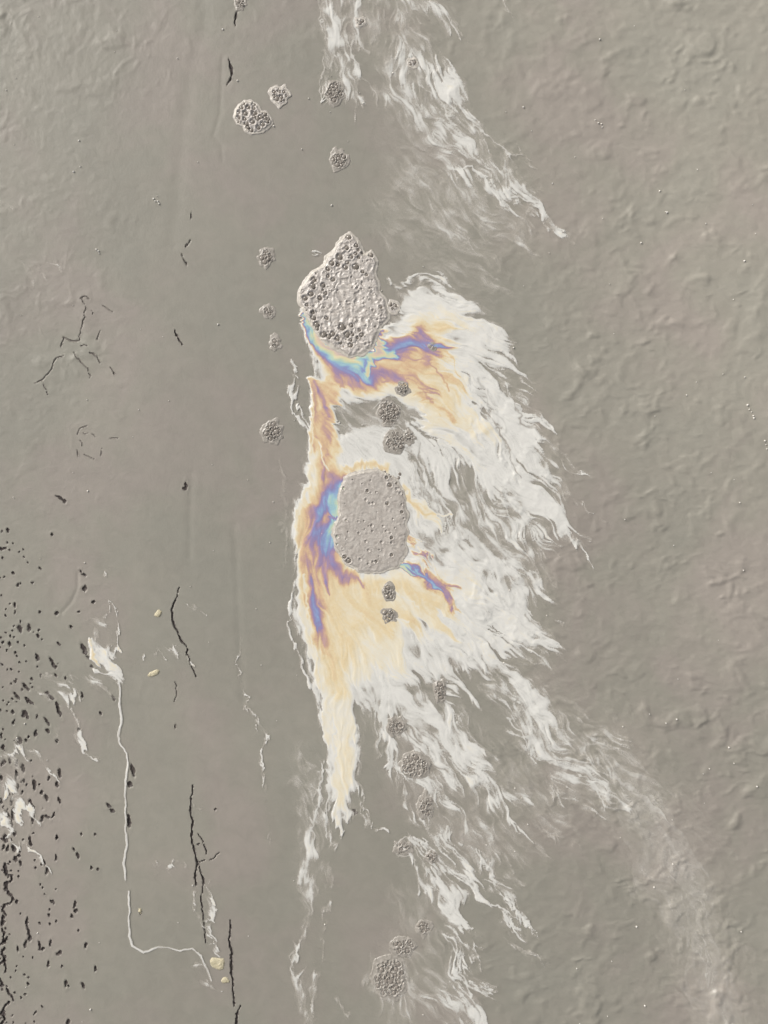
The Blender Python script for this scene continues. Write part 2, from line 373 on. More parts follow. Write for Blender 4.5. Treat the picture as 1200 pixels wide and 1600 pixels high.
CHAINS = [   # the ragged dark chain along the left edge
 [(8, 1350), (9, 1363), (14, 1371), (20, 1369), (18, 1379), (11, 1376), (9, 1388), (15, 1396), (20, 1404), (15, 1412), (6, 1414), (4, 1424), (10, 1430)],
 [(5, 1432), (3, 1444), (8, 1440)], [(2, 1450), (7, 1458), (3, 1464), (8, 1471)], [(11, 1466), (5, 1472), (-2, 1476)], [(8, 1480), (4, 1492), (9, 1500), (2, 1505)],
 [(10, 1543), (13, 1552), (19, 1557)], [(15, 1565), (8, 1572), (4, 1582), (7, 1592), (1, 1600)], [(3, 1538), (0, 1530)], [(7, 1500), (10, 1512), (6, 1521)]]
rr = random.Random(4)
SMALL = []
for i in range(150):
    u = abs(rr.gauss(0, 50 if i < 60 else 22)); v = rr.uniform(960, 1605) if i % 4 else rr.uniform(820, 1100)
    if u < 190: SMALL.append((u, v, rr.uniform(1.1, 2.3), rr.uniform(0.9, 1.6), rr.uniform(-30, 20)))

nf_v, nf_u = GU.shape[0] - 1, GU.shape[1] - 1
FID = np.zeros((nf_v, nf_u), np.int32)             # which piece each ground face belongs to
def window(u0, u1, v0, v1):
    a = np.searchsorted(gu, u0), np.searchsorted(gu, u1); b = np.searchsorted(gv, v0), np.searchsorted(gv, v1)
    return slice(max(b[0] - 1, 0), b[1] + 1), slice(max(a[0] - 1, 0), a[1] + 1)
def carve(dist_fn, box, depth, fid):
    sv, su = window(*box)
    U, V = GU[sv, su], GV[sv, su]
    q = dist_fn(U, V)                              # 0 at the axis, 1 at the rim
    GZ[sv, su] -= 0.5 * depth * np.clip(1.15 - q, 0, 1) ** 0.7 - 0.25 * np.exp(-((q - 1.7) / 0.5) ** 2)
    inside = q < 1.0
    c = inside[:-1, :-1].astype(int) + inside[1:, :-1] + inside[:-1, 1:] + inside[1:, 1:]
    F = FID[sv.start:sv.start + c.shape[0], su.start:su.start + c.shape[1]]
    F[(c >= 2) & (F == 0)] = fid
pieces = []
fid = 0
for k, (lab, strands, dep) in enumerate(CRACKS):
    fid += 1; pieces.append((fid, 'crack', lab))
    for j, (pts, hw) in enumerate(strands):
        def fn(U, V, pts=pts, hw=[h * (.54 if dep > 5 else .46) for h in hw], j=j):
            Uw = U + fbm(U, V, 7, 200 + k * 7 + j, 2) * 2.2
            Vw = V + fbm(U, V, 7, 300 + k * 7 + j, 2) * 1.6
            d, wd = polyline_dist(Uw, Vw, pts, hw)
            return d / np.maximum(wd * (1 + 0.5 * fbm(U, V, 5, 400 + k, 1)), 0.65)
        xs = [p[0] for p in pts]; ys = [p[1] for p in pts]
        carve(fn, (min(xs) - 12, max(xs) + 12, min(ys) - 12, max(ys) + 12), dep, fid)
def pit_fn(p):
    u, v, hl, hw, a = p; s, c = math.sin(math.radians(a)), math.cos(math.radians(a))
    def fn(U, V):
        n1 = fbm(U, V, 5, 501, 3, .65) * 2.4; n2 = fbm(U, V, 5, 521, 3, .65) * 2.4
        x = U - u + n1; y = V - v + n2
        al = (x * -s + y * c) ; ac = x * c + y * s
        return np.hypot(al / (hl * 1.08), ac / (hw * .92 + 0.15))
    return fn
for p in PIT:
    fid += 1; pieces.append((fid, 'pit', None))
    carve(pit_fn(p), (p[0] - 20, p[0] + 20, p[1] - 20, p[1] + 20), 6, fid)
for ch in CHAINS:
    fid += 1; pieces.append((fid, 'pit', "ragged black chain of joined pits at the left edge"))
    def fn(U, V, ch=ch):
        d, _ = polyline_dist(U + fbm(U, V, 6, 601, 2) * 3, V + fbm(U, V, 6, 611, 2) * 3, ch)
        return d / (0.9 + 1.5 * vnoise(U, V, 7, 620))
    xs = [p[0] for p in ch]; ys = [p[1] for p in ch]
    carve(fn, (min(xs) - 12, max(xs) + 12, min(ys) - 12, max(ys) + 12), 6, fid)
fid += 1; pieces.append((fid, 'small_pits', "pin-sized dark pits scattered over the lower left"))
for p in SMALL:
    carve(pit_fn(p), (p[0] - 9, p[0] + 9, p[1] - 9, p[1] + 9), 5, fid)

GCO = to_world(GU, GV, GZ).reshape(-1, 3)
GF = grid_faces(*GU.shape).reshape(-1, 4)
FIDr = FID.ravel()
BRIGHT_GRAD = 0.9 * sstep(560, 1150, GU) * sstep(1500, 100, GV) + 0.2 * sstep(420, 60, GU) + 0.2 * sstep(300, 0, GV) * sstep(300, 700, GU) + 0.30 * sstep(900, 1200, GU)  # painted brightness gradient: strongest at upper right, weaker along left and top
BRIGHT_GRAD = np.clip(BRIGHT_GRAD + 0.3 * fbm(GU, GV, 160, 88, 3), 0, 1.2)
ground = mesh_from("ground", GCO, GF[FIDr == 0], M_GROUND, attrs={"bright_grad": BRIGHT_GRAD})
tag(ground, "flat wet grey ground with low bumps, pits and cracks", "ground", kind="structure")
order = np.argsort(FIDr, kind='stable'); sortedf = FIDr[order]
for f, nm, lab in pieces:
    a, b = np.searchsorted(sortedf, f), np.searchsorted(sortedf, f + 1)
    if b - a < 1: continue
    o = mesh_from(nm, GCO, GF[order[a:b]], M_GROOVE if lab and ('star' in lab or 'ring of' in lab or 'faint' in lab) else M_CRACK if nm == 'crack' else M_TAR, ground)
    if lab: o['label'] = lab
    if nm == 'small_pits': o['kind'] = 'stuff'

# ------------------------------------------------------------------ flow field and films
class Film:
    """a sheet of scum or oil: macro thickness painted in plan, then drawn out along a flow"""
    def __init__(s, u0, u1, v0, v1, step, flow, seed, sigma=70):
        s.u = np.arange(u0, u1 + step, step, dtype=np.float32); s.v = np.arange(v0, v1 + step, step, dtype=np.float32)
        s.U, s.V = np.meshgrid(s.u, s.v); s.step = step; s.seed = seed
        s.M = np.zeros(s.U.shape, np.float32)
        # direction field
        lu = np.linspace(u0, u1, 90); lv = np.linspace(v0, v1, 180)
        LU, LV = np.meshgrid(lu, lv); ax = 0; ay = 0; ww = 1e-6
        for (x, y, dx, dy) in flow:
            l = math.hypot(dx, dy); g = np.exp(-((LU - x) ** 2 + (LV - y) ** 2) / (2 * sigma * sigma)) + 1e-5
            ax = ax + g * dx / l; ay = ay + g * dy / l; ww = ww + g
        ang = np.arctan2(ay, ax).astype(np.float32)
        iu = (s.U - u0) / (u1 - u0) * 89; iv = (s.V - v0) / (v1 - v0) * 179
        s.ang = s.bil(ang, iu, iv)
        s.ang = s.ang + 0.5 * fbm(s.U, s.V, 60, seed + 1, 2) + 0.75 * fbm(s.U, s.V, 26, seed + 2, 2, 0.6) + 0.65 * fbm(s.U, s.V, 11, seed + 3, 2, 0.6)
        s.dx = np.cos(s.ang); s.dy = np.sin(s.ang)
    @staticmethod
    def bil(A, x, y):
        x = np.clip(x, 0, A.shape[1] - 1.001); y = np.clip(y, 0, A.shape[0] - 1.001)
        i = x.astype(np.int32); j = y.astype(np.int32); fx = x - i; fy = y - j
        return (A[j, i] * (1 - fx) + A[j, i + 1] * fx) * (1 - fy) + (A[j + 1, i] * (1 - fx) + A[j + 1, i + 1] * fx) * fy
    def idx(s, x, y):
        n, m = s.U.shape
        i = np.clip(np.rint(x).astype(np.int32), 0, m - 1); j = np.clip(np.rint(y).astype(np.int32), 0, n - 1)
        return j, i
    def lic(s, A, length, stp):
        """average A along the flow lines"""
        n = int(length / stp); acc = A.copy(); tot = 1.0
        bx = (s.U - s.u[0]) / s.step; by = (s.V - s.v[0]) / s.step
        for sg in (1, -1):
            x, y = bx.copy(), by.copy()
            for k in range(n):
                j, i = s.idx(x, y)
                x += sg * stp / s.step * s.dx[j, i]; y += sg * stp / s.step * s.dy[j, i]
                wgt = 1 - k / n
                j, i = s.idx(x, y); acc += wgt * A[j, i]; 
                if sg == 1: tot += 2 * wgt
        return acc / tot
    def advect(s, A, D, n=10):
        """sample A upstream by D (an array, in mm)"""
        x = (s.U - s.u[0]) / s.step; y = (s.V - s.v[0]) / s.step
        h = D / n / s.step
        for k in range(n):
            j, i = s.idx(x, y); x = x - h * s.dx[j, i]; y = y - h * s.dy[j, i]
        return s.bil(A, x, y)
    def box(s, pts, pad):
        xs = [p[0] for p in pts]; ys = [p[1] for p in pts]
        a = max(np.searchsorted(s.u, min(xs) - pad) - 1, 0), np.searchsorted(s.u, max(xs) + pad) + 1
        b = max(np.searchsorted(s.v, min(ys) - pad) - 1, 0), np.searchsorted(s.v, max(ys) + pad) + 1
        return slice(b[0], b[1]), slice(a[0], a[1])
    def poly(s, pts, val, soft=8, op='mix', warp=0):
        b = s.box(pts, soft * 2 + warp); U, V = s.U[b], s.V[b]
        if U.size == 0: return
        if warp: U, V = U + warp * fbm(U, V, 26, 71 + len(pts), 3), V + warp * fbm(U, V, 26, 91 + len(pts), 3)
        m = sstep(-soft, soft, poly_sd(U, V, pts)); s.put(b, m, val, op)
    def stroke(s, pts, wd, val, soft=1.0, op='max', warp=3):
        """wd half widths per point; soft = falloff as a share of the width"""
        if not isinstance(wd, (list, tuple)): wd = [wd] * len(pts)
        mw = max(wd); b = s.box(pts, mw * 2.5 + warp + 4); U, V = s.U[b], s.V[b]
        if U.size == 0: return
        sd_ = int(pts[0][0] * 7 + pts[0][1]) % 997
        Uw = U + warp * fbm(U, V, 16, sd_, 3); Vw = V + warp * fbm(U, V, 16, sd_ + 31, 3)
        d, w_ = polyline_dist(Uw, Vw, pts, wd)
        m = 1 - sstep(1 - 0.9 * soft if soft <= 1 else 0.0, 1 + soft * 0.6, d / np.maximum(w_, 0.3)); s.put(b, m, val, op)
    def put(s, b, m, val, op):
        A = s.M[b]
        if op == 'mix': s.M[b] = A + (val - A) * m
        elif op == 'max': s.M[b] = np.maximum(A, A + (val - A) * m)
        elif op == 'min': s.M[b] = np.minimum(A, A + (val - A) * m)
        elif op == 'add': s.M[b] = A + val * m

FLOW = [(540, 20, .1, 1), (560, 120, .25, 1), (520, 120, 0, 1), (640, 60, .5, .85), (690, 120, .5, .85), (750, 220, .7, .7), (830, 310, .6, .8), (700, 270, .85, .5), (760, 0, .6, .8),
 (640, 340, .8, .6), (740, 400, .7, .7), (650, 450, .9, .4), (750, 490, .8, .6), (800, 560, .6, .8), (690, 540, .95, .3), (720, 620, .6, .8), (780, 680, .55, .83), (860, 740, .65, .75),
 (910, 820, .7, .7), (640, 600, .8, .5), (650, 690, .4, .9), (700, 780, .5, .85), (780, 860, .55, .83), (850, 920, .75, .65), (870, 1000, .75, .65), (760, 980, .7, .7), (650, 950, .8, .55),
 (580, 960, .6, .8), (700, 920, .6, .8), (520, 640, -.1, 1), (490, 720, -.15, 1), (465, 830, 0, 1), (500, 900, .15, 1), (500, 980, .2, 1), (520, 1100, .1, 1), (540, 1220, .05, 1),
 (500, 1300, -.1, 1), (480, 1400, 0, 1), (480, 1550, .05, 1), (620, 1080, .6, .8), (700, 1150, .6, .8), (760, 1230, .6, .8), (850, 1120, .75, .65), (950, 1220, .8, .6), (1050, 1350, .6, .8),
 (1110, 1500, .4, .9), (680, 1350, .5, .87), (720, 1450, .5, .87), (720, 1560, .45, .9), (800, 1420, .6, .8), (520, 580, .7, .7), (580, 590, 1, 0), (630, 550, 1, -.15), (575, 690, 1, .2)]

F = Film(425, 1195, -20, 1620, 1.0, FLOW, 1000)
# --- faint veils
F.poly([(600, 180), (700, 190), (800, 300), (850, 350), (790, 420), (700, 430), (640, 400), (600, 330)], .18, 50)
F.stroke([(480, 720), (462, 790), (450, 840), (458, 920), (462, 1000), (482, 1070), (495, 1140), (500, 1200)], [8, 8, 9, 8, 9, 9, 12, 16], .13, 1.4, warp=8)
F.stroke([(850, 1110), (930, 1175), (1010, 1265), (1050, 1360), (1095, 1490), (1140, 1620)], [46, 54, 60, 58, 54, 52], .22, 1.4, warp=34)
F.poly([(590, 1120), (760, 1120), (860, 1180), (880, 1290), (800, 1340), (700, 1400), (760, 1620), (600, 1620), (580, 1500), (640, 1420), (650, 1300), (600, 1220)], .15, 34)
# --- upper pale slick
F.stroke([(530, -20), (530, 40), (540, 90), (545, 130)], [30, 32, 24, 14], .30, .6, warp=8)
F.stroke([(515, 80), (507, 120), (505, 160)], [10, 6, 3], .24, .6)
F.stroke([(540, 100), (552, 140), (565, 170)], [12, 10, 5], .24, .7)
F.stroke([(558, -20), (560, 20), (552, 45), (556, 75)], [9, 8, 14, 7], .38, 1)
F.stroke([(600, -20), (620, 40), (640, 90)], [52, 50, 36], .23, 1.3, warp=20)
F.stroke([(668, -20), (690, 20), (710, 40)], [26, 20, 8], .27, 1.2, warp=12)
F.stroke([(775, -10), (785, 5), (797, 20)], [6, 6, 2], .3, 1)
F.stroke([(640, 75), (672, 95), (700, 130), (705, 165)], [16, 22, 24, 12], .40, 1.1, warp=14)
F.stroke([(610, 130), (650, 165), (690, 205), (720, 250)], [26, 34, 30, 20], .25, 1.3, warp=14)
F.stroke([(690, 140), (715, 200), (760, 240), (800, 285), (838, 315), (848, 345)], [22, 26, 26, 20, 12, 5], .29, 1.1, warp=12)
F.stroke([(770, 230), (800, 240), (830, 252)], [5, 5, 2], .3, 1)
F.stroke([(700, 262), (735, 262), (755, 275), (762, 292), (800, 325)], [9, 12, 7, 4, 7], .32, 1.0, warp=5)
F.stroke([(762, 293), (795, 305), (820, 310), (845, 325), (848, 348)], [2, 3, 4, 4, 3], .36, .8)
F.stroke([(600, 345), (680, 390), (760, 420)], [26, 30, 18], .15, 1.3, warp=18)
# --- main slick: white fan
F.poly([(632, 470), (640, 448), (662, 440), (695, 462), (735, 466), (770, 490), (795, 530), (803, 585), (825, 640), (848, 700), (872, 750), (888, 800), (878, 832), (845, 820), (838, 860),
        (865, 915), (872, 945), (838, 950), (850, 985), (872, 1012), (850, 1022), (822, 1010), (820, 1050), (848, 1105), (835, 1115), (790, 1078), (755, 1050), (730, 1060), (722, 1092), (690, 1090),
        (650, 1075), (620, 1100), (585, 1100), (560, 1130), (556, 1230), (540, 1270), (522, 1275), (512, 1180), (504, 1110), (490, 1050), (476, 1000), (466, 940), (468, 880), (460, 830),
        (470, 780), (487, 710), (492, 640), (486, 560), (500, 550), (560, 600), (600, 560), (615, 515)], .44, 19, warp=16)
F.poly([(400, 540), (486, 556), (489, 640), (484, 710), (466, 785), (456, 830), (465, 880), (463, 940), (473, 1000), (488, 1052), (502, 1112), (509, 1180), (520, 1280), (430, 1280)], 0.0, 3, warp=4)
# cream
F.stroke([(491, 600), (489, 700), (474, 790), (468, 830), (474, 900), (474, 960), (488, 1020), (502, 1090), (514, 1160)], [6, 8, 12, 12, 9, 9, 9, 9, 8], .55, 1.2, warp=4)
F.poly([(630, 500), (690, 470), (740, 500), (765, 560), (760, 640), (735, 700), (690, 700), (640, 640), (560, 610), (570, 570)], .53, 26, warp=14)
F.poly([(470, 800), (490, 700), (497, 600), (525, 640), (530, 730), (500, 800), (500, 900), (640, 890), (720, 930), (720, 1000), (680, 1050), (590, 1040), (560, 1080), (556, 1200), (545, 1280), (530, 1290), (517, 1200), (508, 1110), (488, 1030), (474, 940)], .53, 13, warp=12)
F.poly([(690, 820), (740, 860), (770, 930), (740, 960), (700, 900)], .49, 16, warp=8)
# amber
F.poly([(508, 890), (560, 905), (620, 905), (680, 935), (715, 955), (690, 975), (620, 985), (575, 1000), (585, 1040), (550, 1050), (545, 1090), (520, 1095), (505, 1050), (490, 990), (490, 930)], .595, 12, warp=10)
F.poly([(497, 600), (520, 600), (545, 660), (530, 690), (525, 740), (505, 760), (495, 700)], .675, 9, warp=8)
F.stroke([(500, 640), (512, 690), (508, 740)], [3, 4, 3], .72, 1.3, warp=7)
F.stroke([(530, 650), (522, 700), (516, 735)], [4, 5, 4], .60, 1.3, op='min', warp=8)
F.poly([(625, 515), (660, 505), (715, 520), (730, 560), (715, 590), (715, 640), (690, 650), (660, 620), (610, 595), (520, 600), (560, 580), (610, 570)], .585, 16, warp=12)
F.stroke([(520, 600), (580, 600), (640, 575), (690, 560), (705, 585)], [12, 12, 16, 18, 8], .655, 1.4, warp=10)
F.stroke([(640, 590), (675, 610), (690, 640)], [8, 8, 6], .65, 1.4, warp=8)
F.stroke([(655, 508), (700, 512), (728, 530), (735, 560)], [7, 8, 8, 4], .60, 1.2)
F.stroke([(655, 790), (660, 800), (690, 812), (708, 805), (715, 825)], [8, 10, 9, 8, 5], .62, 1.3)
F.stroke([(640, 770), (650, 790)], [8, 8], .56, 1.2)
F.stroke([(540, 735), (570, 725), (605, 725)], [7, 7, 5], .62, 1.2)
F.poly([(575, 995), (640, 985), (715, 960), (722, 1000), (650, 1050), (585, 1055), (560, 1070)], .525, 22, warp=14)
F.stroke([(512, 1000), (520, 1060)], [12, 10], .62, 1.4)
F.stroke([(600, 930), (650, 950), (680, 975)], [10, 12, 8], .54, 1.5, op='min', warp=10)
F.stroke([(525, 1090), (540, 1140), (545, 1200), (535, 1260)], [16, 16, 15, 9], .54, 1.2)
F.poly([(640, 1000), (700, 960), (770, 930), (830, 985), (810, 1040), (740, 1035), (690, 1060), (640, 1060)], .47, 18, warp=12)
F.poly([(690, 900), (740, 890), (770, 930), (720, 960)], .50, 16, warp=10)
F.poly([(700, 480), (760, 500), (795, 560), (790, 610), (750, 640), (720, 600)], .47, 20, warp=12)
F.stroke([(845, 690), (870, 705), (892, 722)], [9, 8, 3], .27, 1.3, warp=10)
F.stroke([(870, 775), (905, 798), (938, 812)], [10, 7, 2], .25, 1.3, warp=8)
F.stroke([(855, 815), (885, 838), (918, 853)], [9, 7, 2], .27, 1.3, warp=8)
F.stroke([(840, 880), (870, 915), (893, 945)], [8, 8, 2], .28, 1.3, warp=8)
# grey gaps
F.poly([(518, 640), (560, 628), (600, 622), (640, 630), (660, 655), (640, 665), (600, 662), (560, 668), (535, 690), (523, 665)], .17, 7, warp=8)
F.stroke([(640, 640), (665, 670), (685, 695)], [8, 7, 3], .2, 1.0, op='min')
F.stroke([(640, 700), (652, 730), (662, 760), (690, 790)], [5, 5, 4, 4], .22, 1.2, op='min')
F.stroke([(655, 765), (700, 790), (745, 850)], [10, 18, 12], .30, 1.5, op='min', warp=12)
F.stroke([(725, 735), (765, 770), (800, 830), (835, 860)], [8, 14, 13, 10], .21, 1.4, op='min', warp=10)
F.stroke([(745, 610), (770, 665), (800, 720)], [5, 6, 8], .30, 1.4, op='min', warp=6)
F.stroke([(800, 600), (830, 660), (850, 700)], [3, 7, 8], .2, 1.4, op='min', warp=6)
F.stroke([(805, 885), (830, 925), (850, 955)], [7, 9, 10], .26, 1.4, op='min', warp=8)
F.stroke([(800, 1000), (830, 1030), (850, 1070)], [7, 13, 12], .17, 1.4, op='min', warp=8)
F.stroke([(560, 1120), (585, 1180), (600, 1260)], [8, 16, 30], .10, 1.4, op='min', warp=6)
F.poly([(548, 680), (580, 668), (600, 675), (610, 705), (580, 720), (545, 722), (538, 700)], .44, 6, warp=8)
F.poly([(690, 772), (740, 752), (800, 790), (852, 865), (825, 885), (765, 850), (715, 835)], .25, 12, warp=14)
F.stroke([(735, 748), (775, 780), (815, 835), (838, 868)], [4, 6, 7, 4], .40, 1.2, warp=8)
F.stroke([(660, 720), (690, 760), (720, 775)], [9, 12, 8], .31, 1.5, op='min', warp=10)
# --- iridescent bands
# arc under the upper foam patch
F.stroke([(482, 505), (492, 530), (510, 556), (535, 575), (562, 590), (590, 590), (625, 585)], [10, 13, 17, 21, 22, 19, 12], .78, 1.2, warp=5)
F.stroke([(478, 492), (488, 520), (504, 545), (528, 562), (552, 575), (572, 592)], [8, 9, 11, 13, 14, 9], .92, 1.2, warp=5)
F.stroke([(480, 495), (487, 512), (500, 532), (520, 545), (545, 553), (566, 555)], [6, 8, 10, 11, 12, 9], 1.13, 1.2, warp=4)
F.stroke([(566, 590), (572, 565), (580, 552), (600, 548), (640, 538), (652, 528)], [6, 9, 12, 14, 17, 14], .87, 1.2, warp=6)
F.stroke([(571, 578), (575, 562), (590, 556), (612, 553)], [4, 8, 8, 5], 1.05, 1.2, warp=4)
F.stroke([(645, 520), (665, 545), (680, 565)], [11, 16, 12], .76, 1.3, warp=8)
F.stroke([(590, 600), (640, 585), (665, 600), (680, 625)], [5, 6, 6, 5], .72, 1.2, warp=5)
F.stroke([(495, 600), (503, 622), (512, 650)], [5, 5, 3], .78, 1.2, warp=4)
F.stroke([(525, 580), (535, 600), (540, 612)], [6, 6, 3], .78, 1.2, warp=4)
# crescent left of the lower foam patch
F.stroke([(520, 745), (508, 775), (498, 810), (488, 850), (484, 890), (486, 930), (495, 965), (503, 1000)], [11, 18, 23, 25, 21, 15, 11, 9], .76, 1.2, warp=5)
F.stroke([(500, 800), (505, 850), (515, 880), (540, 902), (562, 912)], [14, 23, 17, 10, 5], .78, 1.2, warp=4)
F.stroke([(515, 772), (512, 795), (524, 815), (510, 835), (508, 860)], [9, 15, 6, 13, 10], .91, 1.2, warp=4)
F.stroke([(540, 768), (540, 798)], [18, 17], 1.12, 1.4, warp=3)
F.stroke([(536, 820), (532, 842)], [17, 14], 1.12, 1.4, warp=3)
F.stroke([(500, 815), (515, 806), (535, 806)], [3, 3, 2], .77, 1, op='mix', warp=2)
F.stroke([(486, 905), (490, 945), (498, 985)], [4, 5, 4], .86, 1.2, warp=4)
F.stroke([(496, 870), (505, 900), (515, 925)], [5, 5, 2], .78, 1.2)
F.stroke([(495, 1000), (508, 1020)], [9, 5], .69, 1.3)
# little band at the lower right of that patch
F.stroke([(625, 885), (648, 890), (672, 905), (700, 925), (712, 945)], [7, 10, 11, 9, 6], .77, 1.2, warp=5)
F.stroke([(630, 885), (650, 893), (668, 906)], [6, 6, 4], .93, 1.2, warp=3)
F.stroke([(626, 884), (636, 888)], [5, 4], 1.04, 1.2, warp=2)
F.stroke([(650, 858), (662, 868), (672, 866)], [5, 6, 5], .80, 1.2, warp=4)
F.stroke([(712, 945), (722, 960)], [5, 2], .66, 1.2)
F.stroke([(630, 840), (650, 842)], [5, 4], .70, 1.2)
# --- lower streaks
F.stroke([(600, 1100), (640, 1105), (680, 1140), (705, 1180)], [24, 32, 30, 22], .43, 1.3, warp=14)
F.stroke([(590, 1110), (605, 1150), (612, 1195), (645, 1210), (680, 1225)], [10, 12, 11, 10, 7], .40, 1.2, warp=8)
F.stroke([(690, 1120), (720, 1160), (740, 1200), (790, 1250), (800, 1275)], [18, 20, 20, 16, 6], .37, 1.3, warp=14)
F.stroke([(610, 1200), (635, 1240), (650, 1280)], [7, 6, 3], .24, 1.2, warp=8)
F.stroke([(690, 1230), (730, 1270), (775, 1315)], [16, 12, 4], .22, 1.3, warp=12)
F.stroke([(660, 1195), (690, 1205), (708, 1225)], [5, 6, 3], .33, 1.2)
F.stroke([(785, 1085), (830, 1140), (880, 1195), (940, 1235)], [14, 20, 24, 16], .33, 1.3, warp=14)
F.stroke([(815, 1155), (840, 1180), (852, 1185)], [4, 6, 3], .40, 1.1)
F.stroke([(880, 1145), (930, 1150), (975, 1165), (998, 1185)], [7, 10, 8, 3], .27, 1.3, warp=10)
F.stroke([(875, 1190), (920, 1195), (970, 1225), (1020, 1250)], [6, 8, 8, 5], .28, 1.3, warp=10)
F.stroke([(860, 1230), (905, 1250), (940, 1268)], [8, 7, 2], .30, 1.2, warp=6)
F.stroke([(830, 1290), (870, 1310), (910, 1340)], [6, 8, 4], .19, 1.3, warp=10)
F.stroke([(1075, 1480), (1100, 1500), (1110, 1530)], [12, 18, 12], .24, 1.4, warp=14)
F.stroke([(655, 1275), (690, 1290), (700, 1320), (690, 1350)], [6, 8, 8, 6], .34, 1.1, warp=6)
F.stroke([(655, 1312), (680, 1365), (700, 1400), (715, 1430)], [5, 12, 16, 15], .44, 1.1, warp=6)
F.stroke([(700, 1300), (715, 1350), (720, 1400), (720, 1435), (745, 1452)], [6, 10, 8, 12, 4], .42, 1.1, warp=6)
F.stroke([(618, 1318), (645, 1340), (658, 1375), (690, 1410)], [3, 4, 6, 4], .35, 1.1, warp=4)
F.stroke([(740, 1325), (765, 1355), (775, 1385), (805, 1410)], [3, 5, 9, 10], .40, 1.1, warp=5)
F.stroke([(770, 1415), (790, 1435), (815, 1440), (836, 1452)], [5, 10, 7, 2], .42, 1.1, warp=5)
F.stroke([(765, 1325), (790, 1350), (812, 1380)], [14, 14, 8], .22, 1.3, warp=12)
F.stroke([(700, 1450), (715, 1480), (715, 1520), (725, 1555), (735, 1585), (750, 1620)], [4, 6, 5, 12, 14, 12], .40, 1.1, warp=6)
F.stroke([(715, 1465), (745, 1480), (760, 1490)], [4, 6, 3], .33, 1.1)
F.stroke([(700, 1560), (712, 1600), (720, 1620)], [8, 9, 9], .33, 1.1, warp=6)
F.stroke([(735, 1530), (755, 1545), (762, 1550)], [5, 7, 4], .30, 1.1, warp=6)
F.stroke([(800, 1485), (830, 1490), (845, 1500)], [5, 5, 2], .30, 1.1)
F.stroke([(640, 1535), (665, 1560), (685, 1590)], [6, 4, 4], .24, 1.1)
F.poly([(580, 1490), (600, 1480), (640, 1500), (650, 1550), (620, 1565), (585, 1555), (574, 1520)], .19, 10, warp=10)
F.stroke([(525, 1555), (545, 1575)], [5, 3], .26, 1.1); F.stroke([(620, 1400), (640, 1425)], [18, 22], .14, 1.3, warp=10)
F.stroke([(562, 1260), (580, 1280), (595, 1297)], [3, 3, 2], .3, 1); F.stroke([(555, 1225), (575, 1265)], [5, 2], .28, 1)
# amber tongue fingertips
F.stroke([(525, 1270), (527, 1290), (532, 1312)], [7, 5, 3], .52, 1.0); F.stroke([(538, 1260), (543, 1285)], [5, 3], .50, 1.0); F.stroke([(515, 1230), (510, 1290)], [5, 4], .40, 1.0)
# left hand threads and the pale stream to the bottom edge
F.stroke([(470, 1180), (485, 1240), (490, 1300), (480, 1360), (475, 1420)], [20, 24, 20, 22, 14], .23, 1.3, warp=14)
F.stroke([(505, 1190), (500, 1240), (485, 1290), (482, 1340), (468, 1370)], [3, 4, 7, 7, 7], .30, 1.1, warp=8)
F.stroke([(500, 1250), (515, 1310), (520, 1335)], [4, 4, 3], .28, 1.1, warp=6)
F.stroke([(500, 1350), (520, 1375), (512, 1395)], [8, 6, 2], .2, 1.2, warp=8)
F.stroke([(484, 1400), (482, 1430), (470, 1470), (456, 1500), (468, 1540), (478, 1580), (487, 1620)], [6, 5, 4, 4, 7, 12, 10], .25, 1.2, warp=7)
F.stroke([(470, 1520), (490, 1530), (485, 1570)], [4, 6, 6], .28, 1.1, warp=5)
F.stroke([(512, 1415), (508, 1440), (497, 1470), (500, 1505)], [5, 5, 4, 2], .24, 1.1, warp=6)
F.stroke([(458, 565), (466, 575), (462, 590), (450, 605), (462, 615), (468, 610)], [2, 2.4, 2.4, 3, 4, 3], .40, .9, warp=3)
F.stroke([(455, 600), (456, 640), (472, 662), (490, 680), (494, 700)], [3.5, 2.5, 3.5, 5, 5], .44, .9, warp=3)
F.stroke([(464, 628), (472, 650), (484, 668)], [2.4, 2, 2], .46, .9, warp=2)
F.stroke([(486, 600), (490, 640), (492, 700)], [7, 6, 6], .70, 1.2, warp=4)
F.stroke([(480, 1010), (492, 1060), (503, 1110)], [3, 2.5, 3], .30, 1, op='min')
F.stroke([(466, 890), (452, 950), (450, 975), (463, 1005), (475, 1050), (492, 1085), (503, 1130)], [2, 2, 2, 2, 2.4, 3, 3], .40, .9, warp=4)
F.stroke([(462, 930), (464, 960), (470, 985)], [5, 10, 5], .34, 1.2, warp=4)
F.stroke([(440, 720), (445, 800), (447, 860), (446, 900)], [3, 4, 3, 2], .13, 1.3, warp=8)
F.stroke([(497, 392), (501, 405)], [3, 2], .45, .9, warp=1)
# tendril ring right of the upper foam patch
F.stroke([(607, 436), (612, 450), (625, 452), (640, 430), (655, 425), (662, 440)], [2, 2, 3, 8, 6, 8], .36, 1.1, warp=6)
F.stroke([(612, 478), (620, 482), (640, 486)], [2, 1.6, 2], .40, .9, warp=1)
F.stroke([(608, 505), (600, 512), (596, 520)], [5, 5, 4], .48, 1)
F.stroke([(585, 520), (592, 535), (580, 550)], [8, 9, 8], 1.17, 1.2, warp=3)

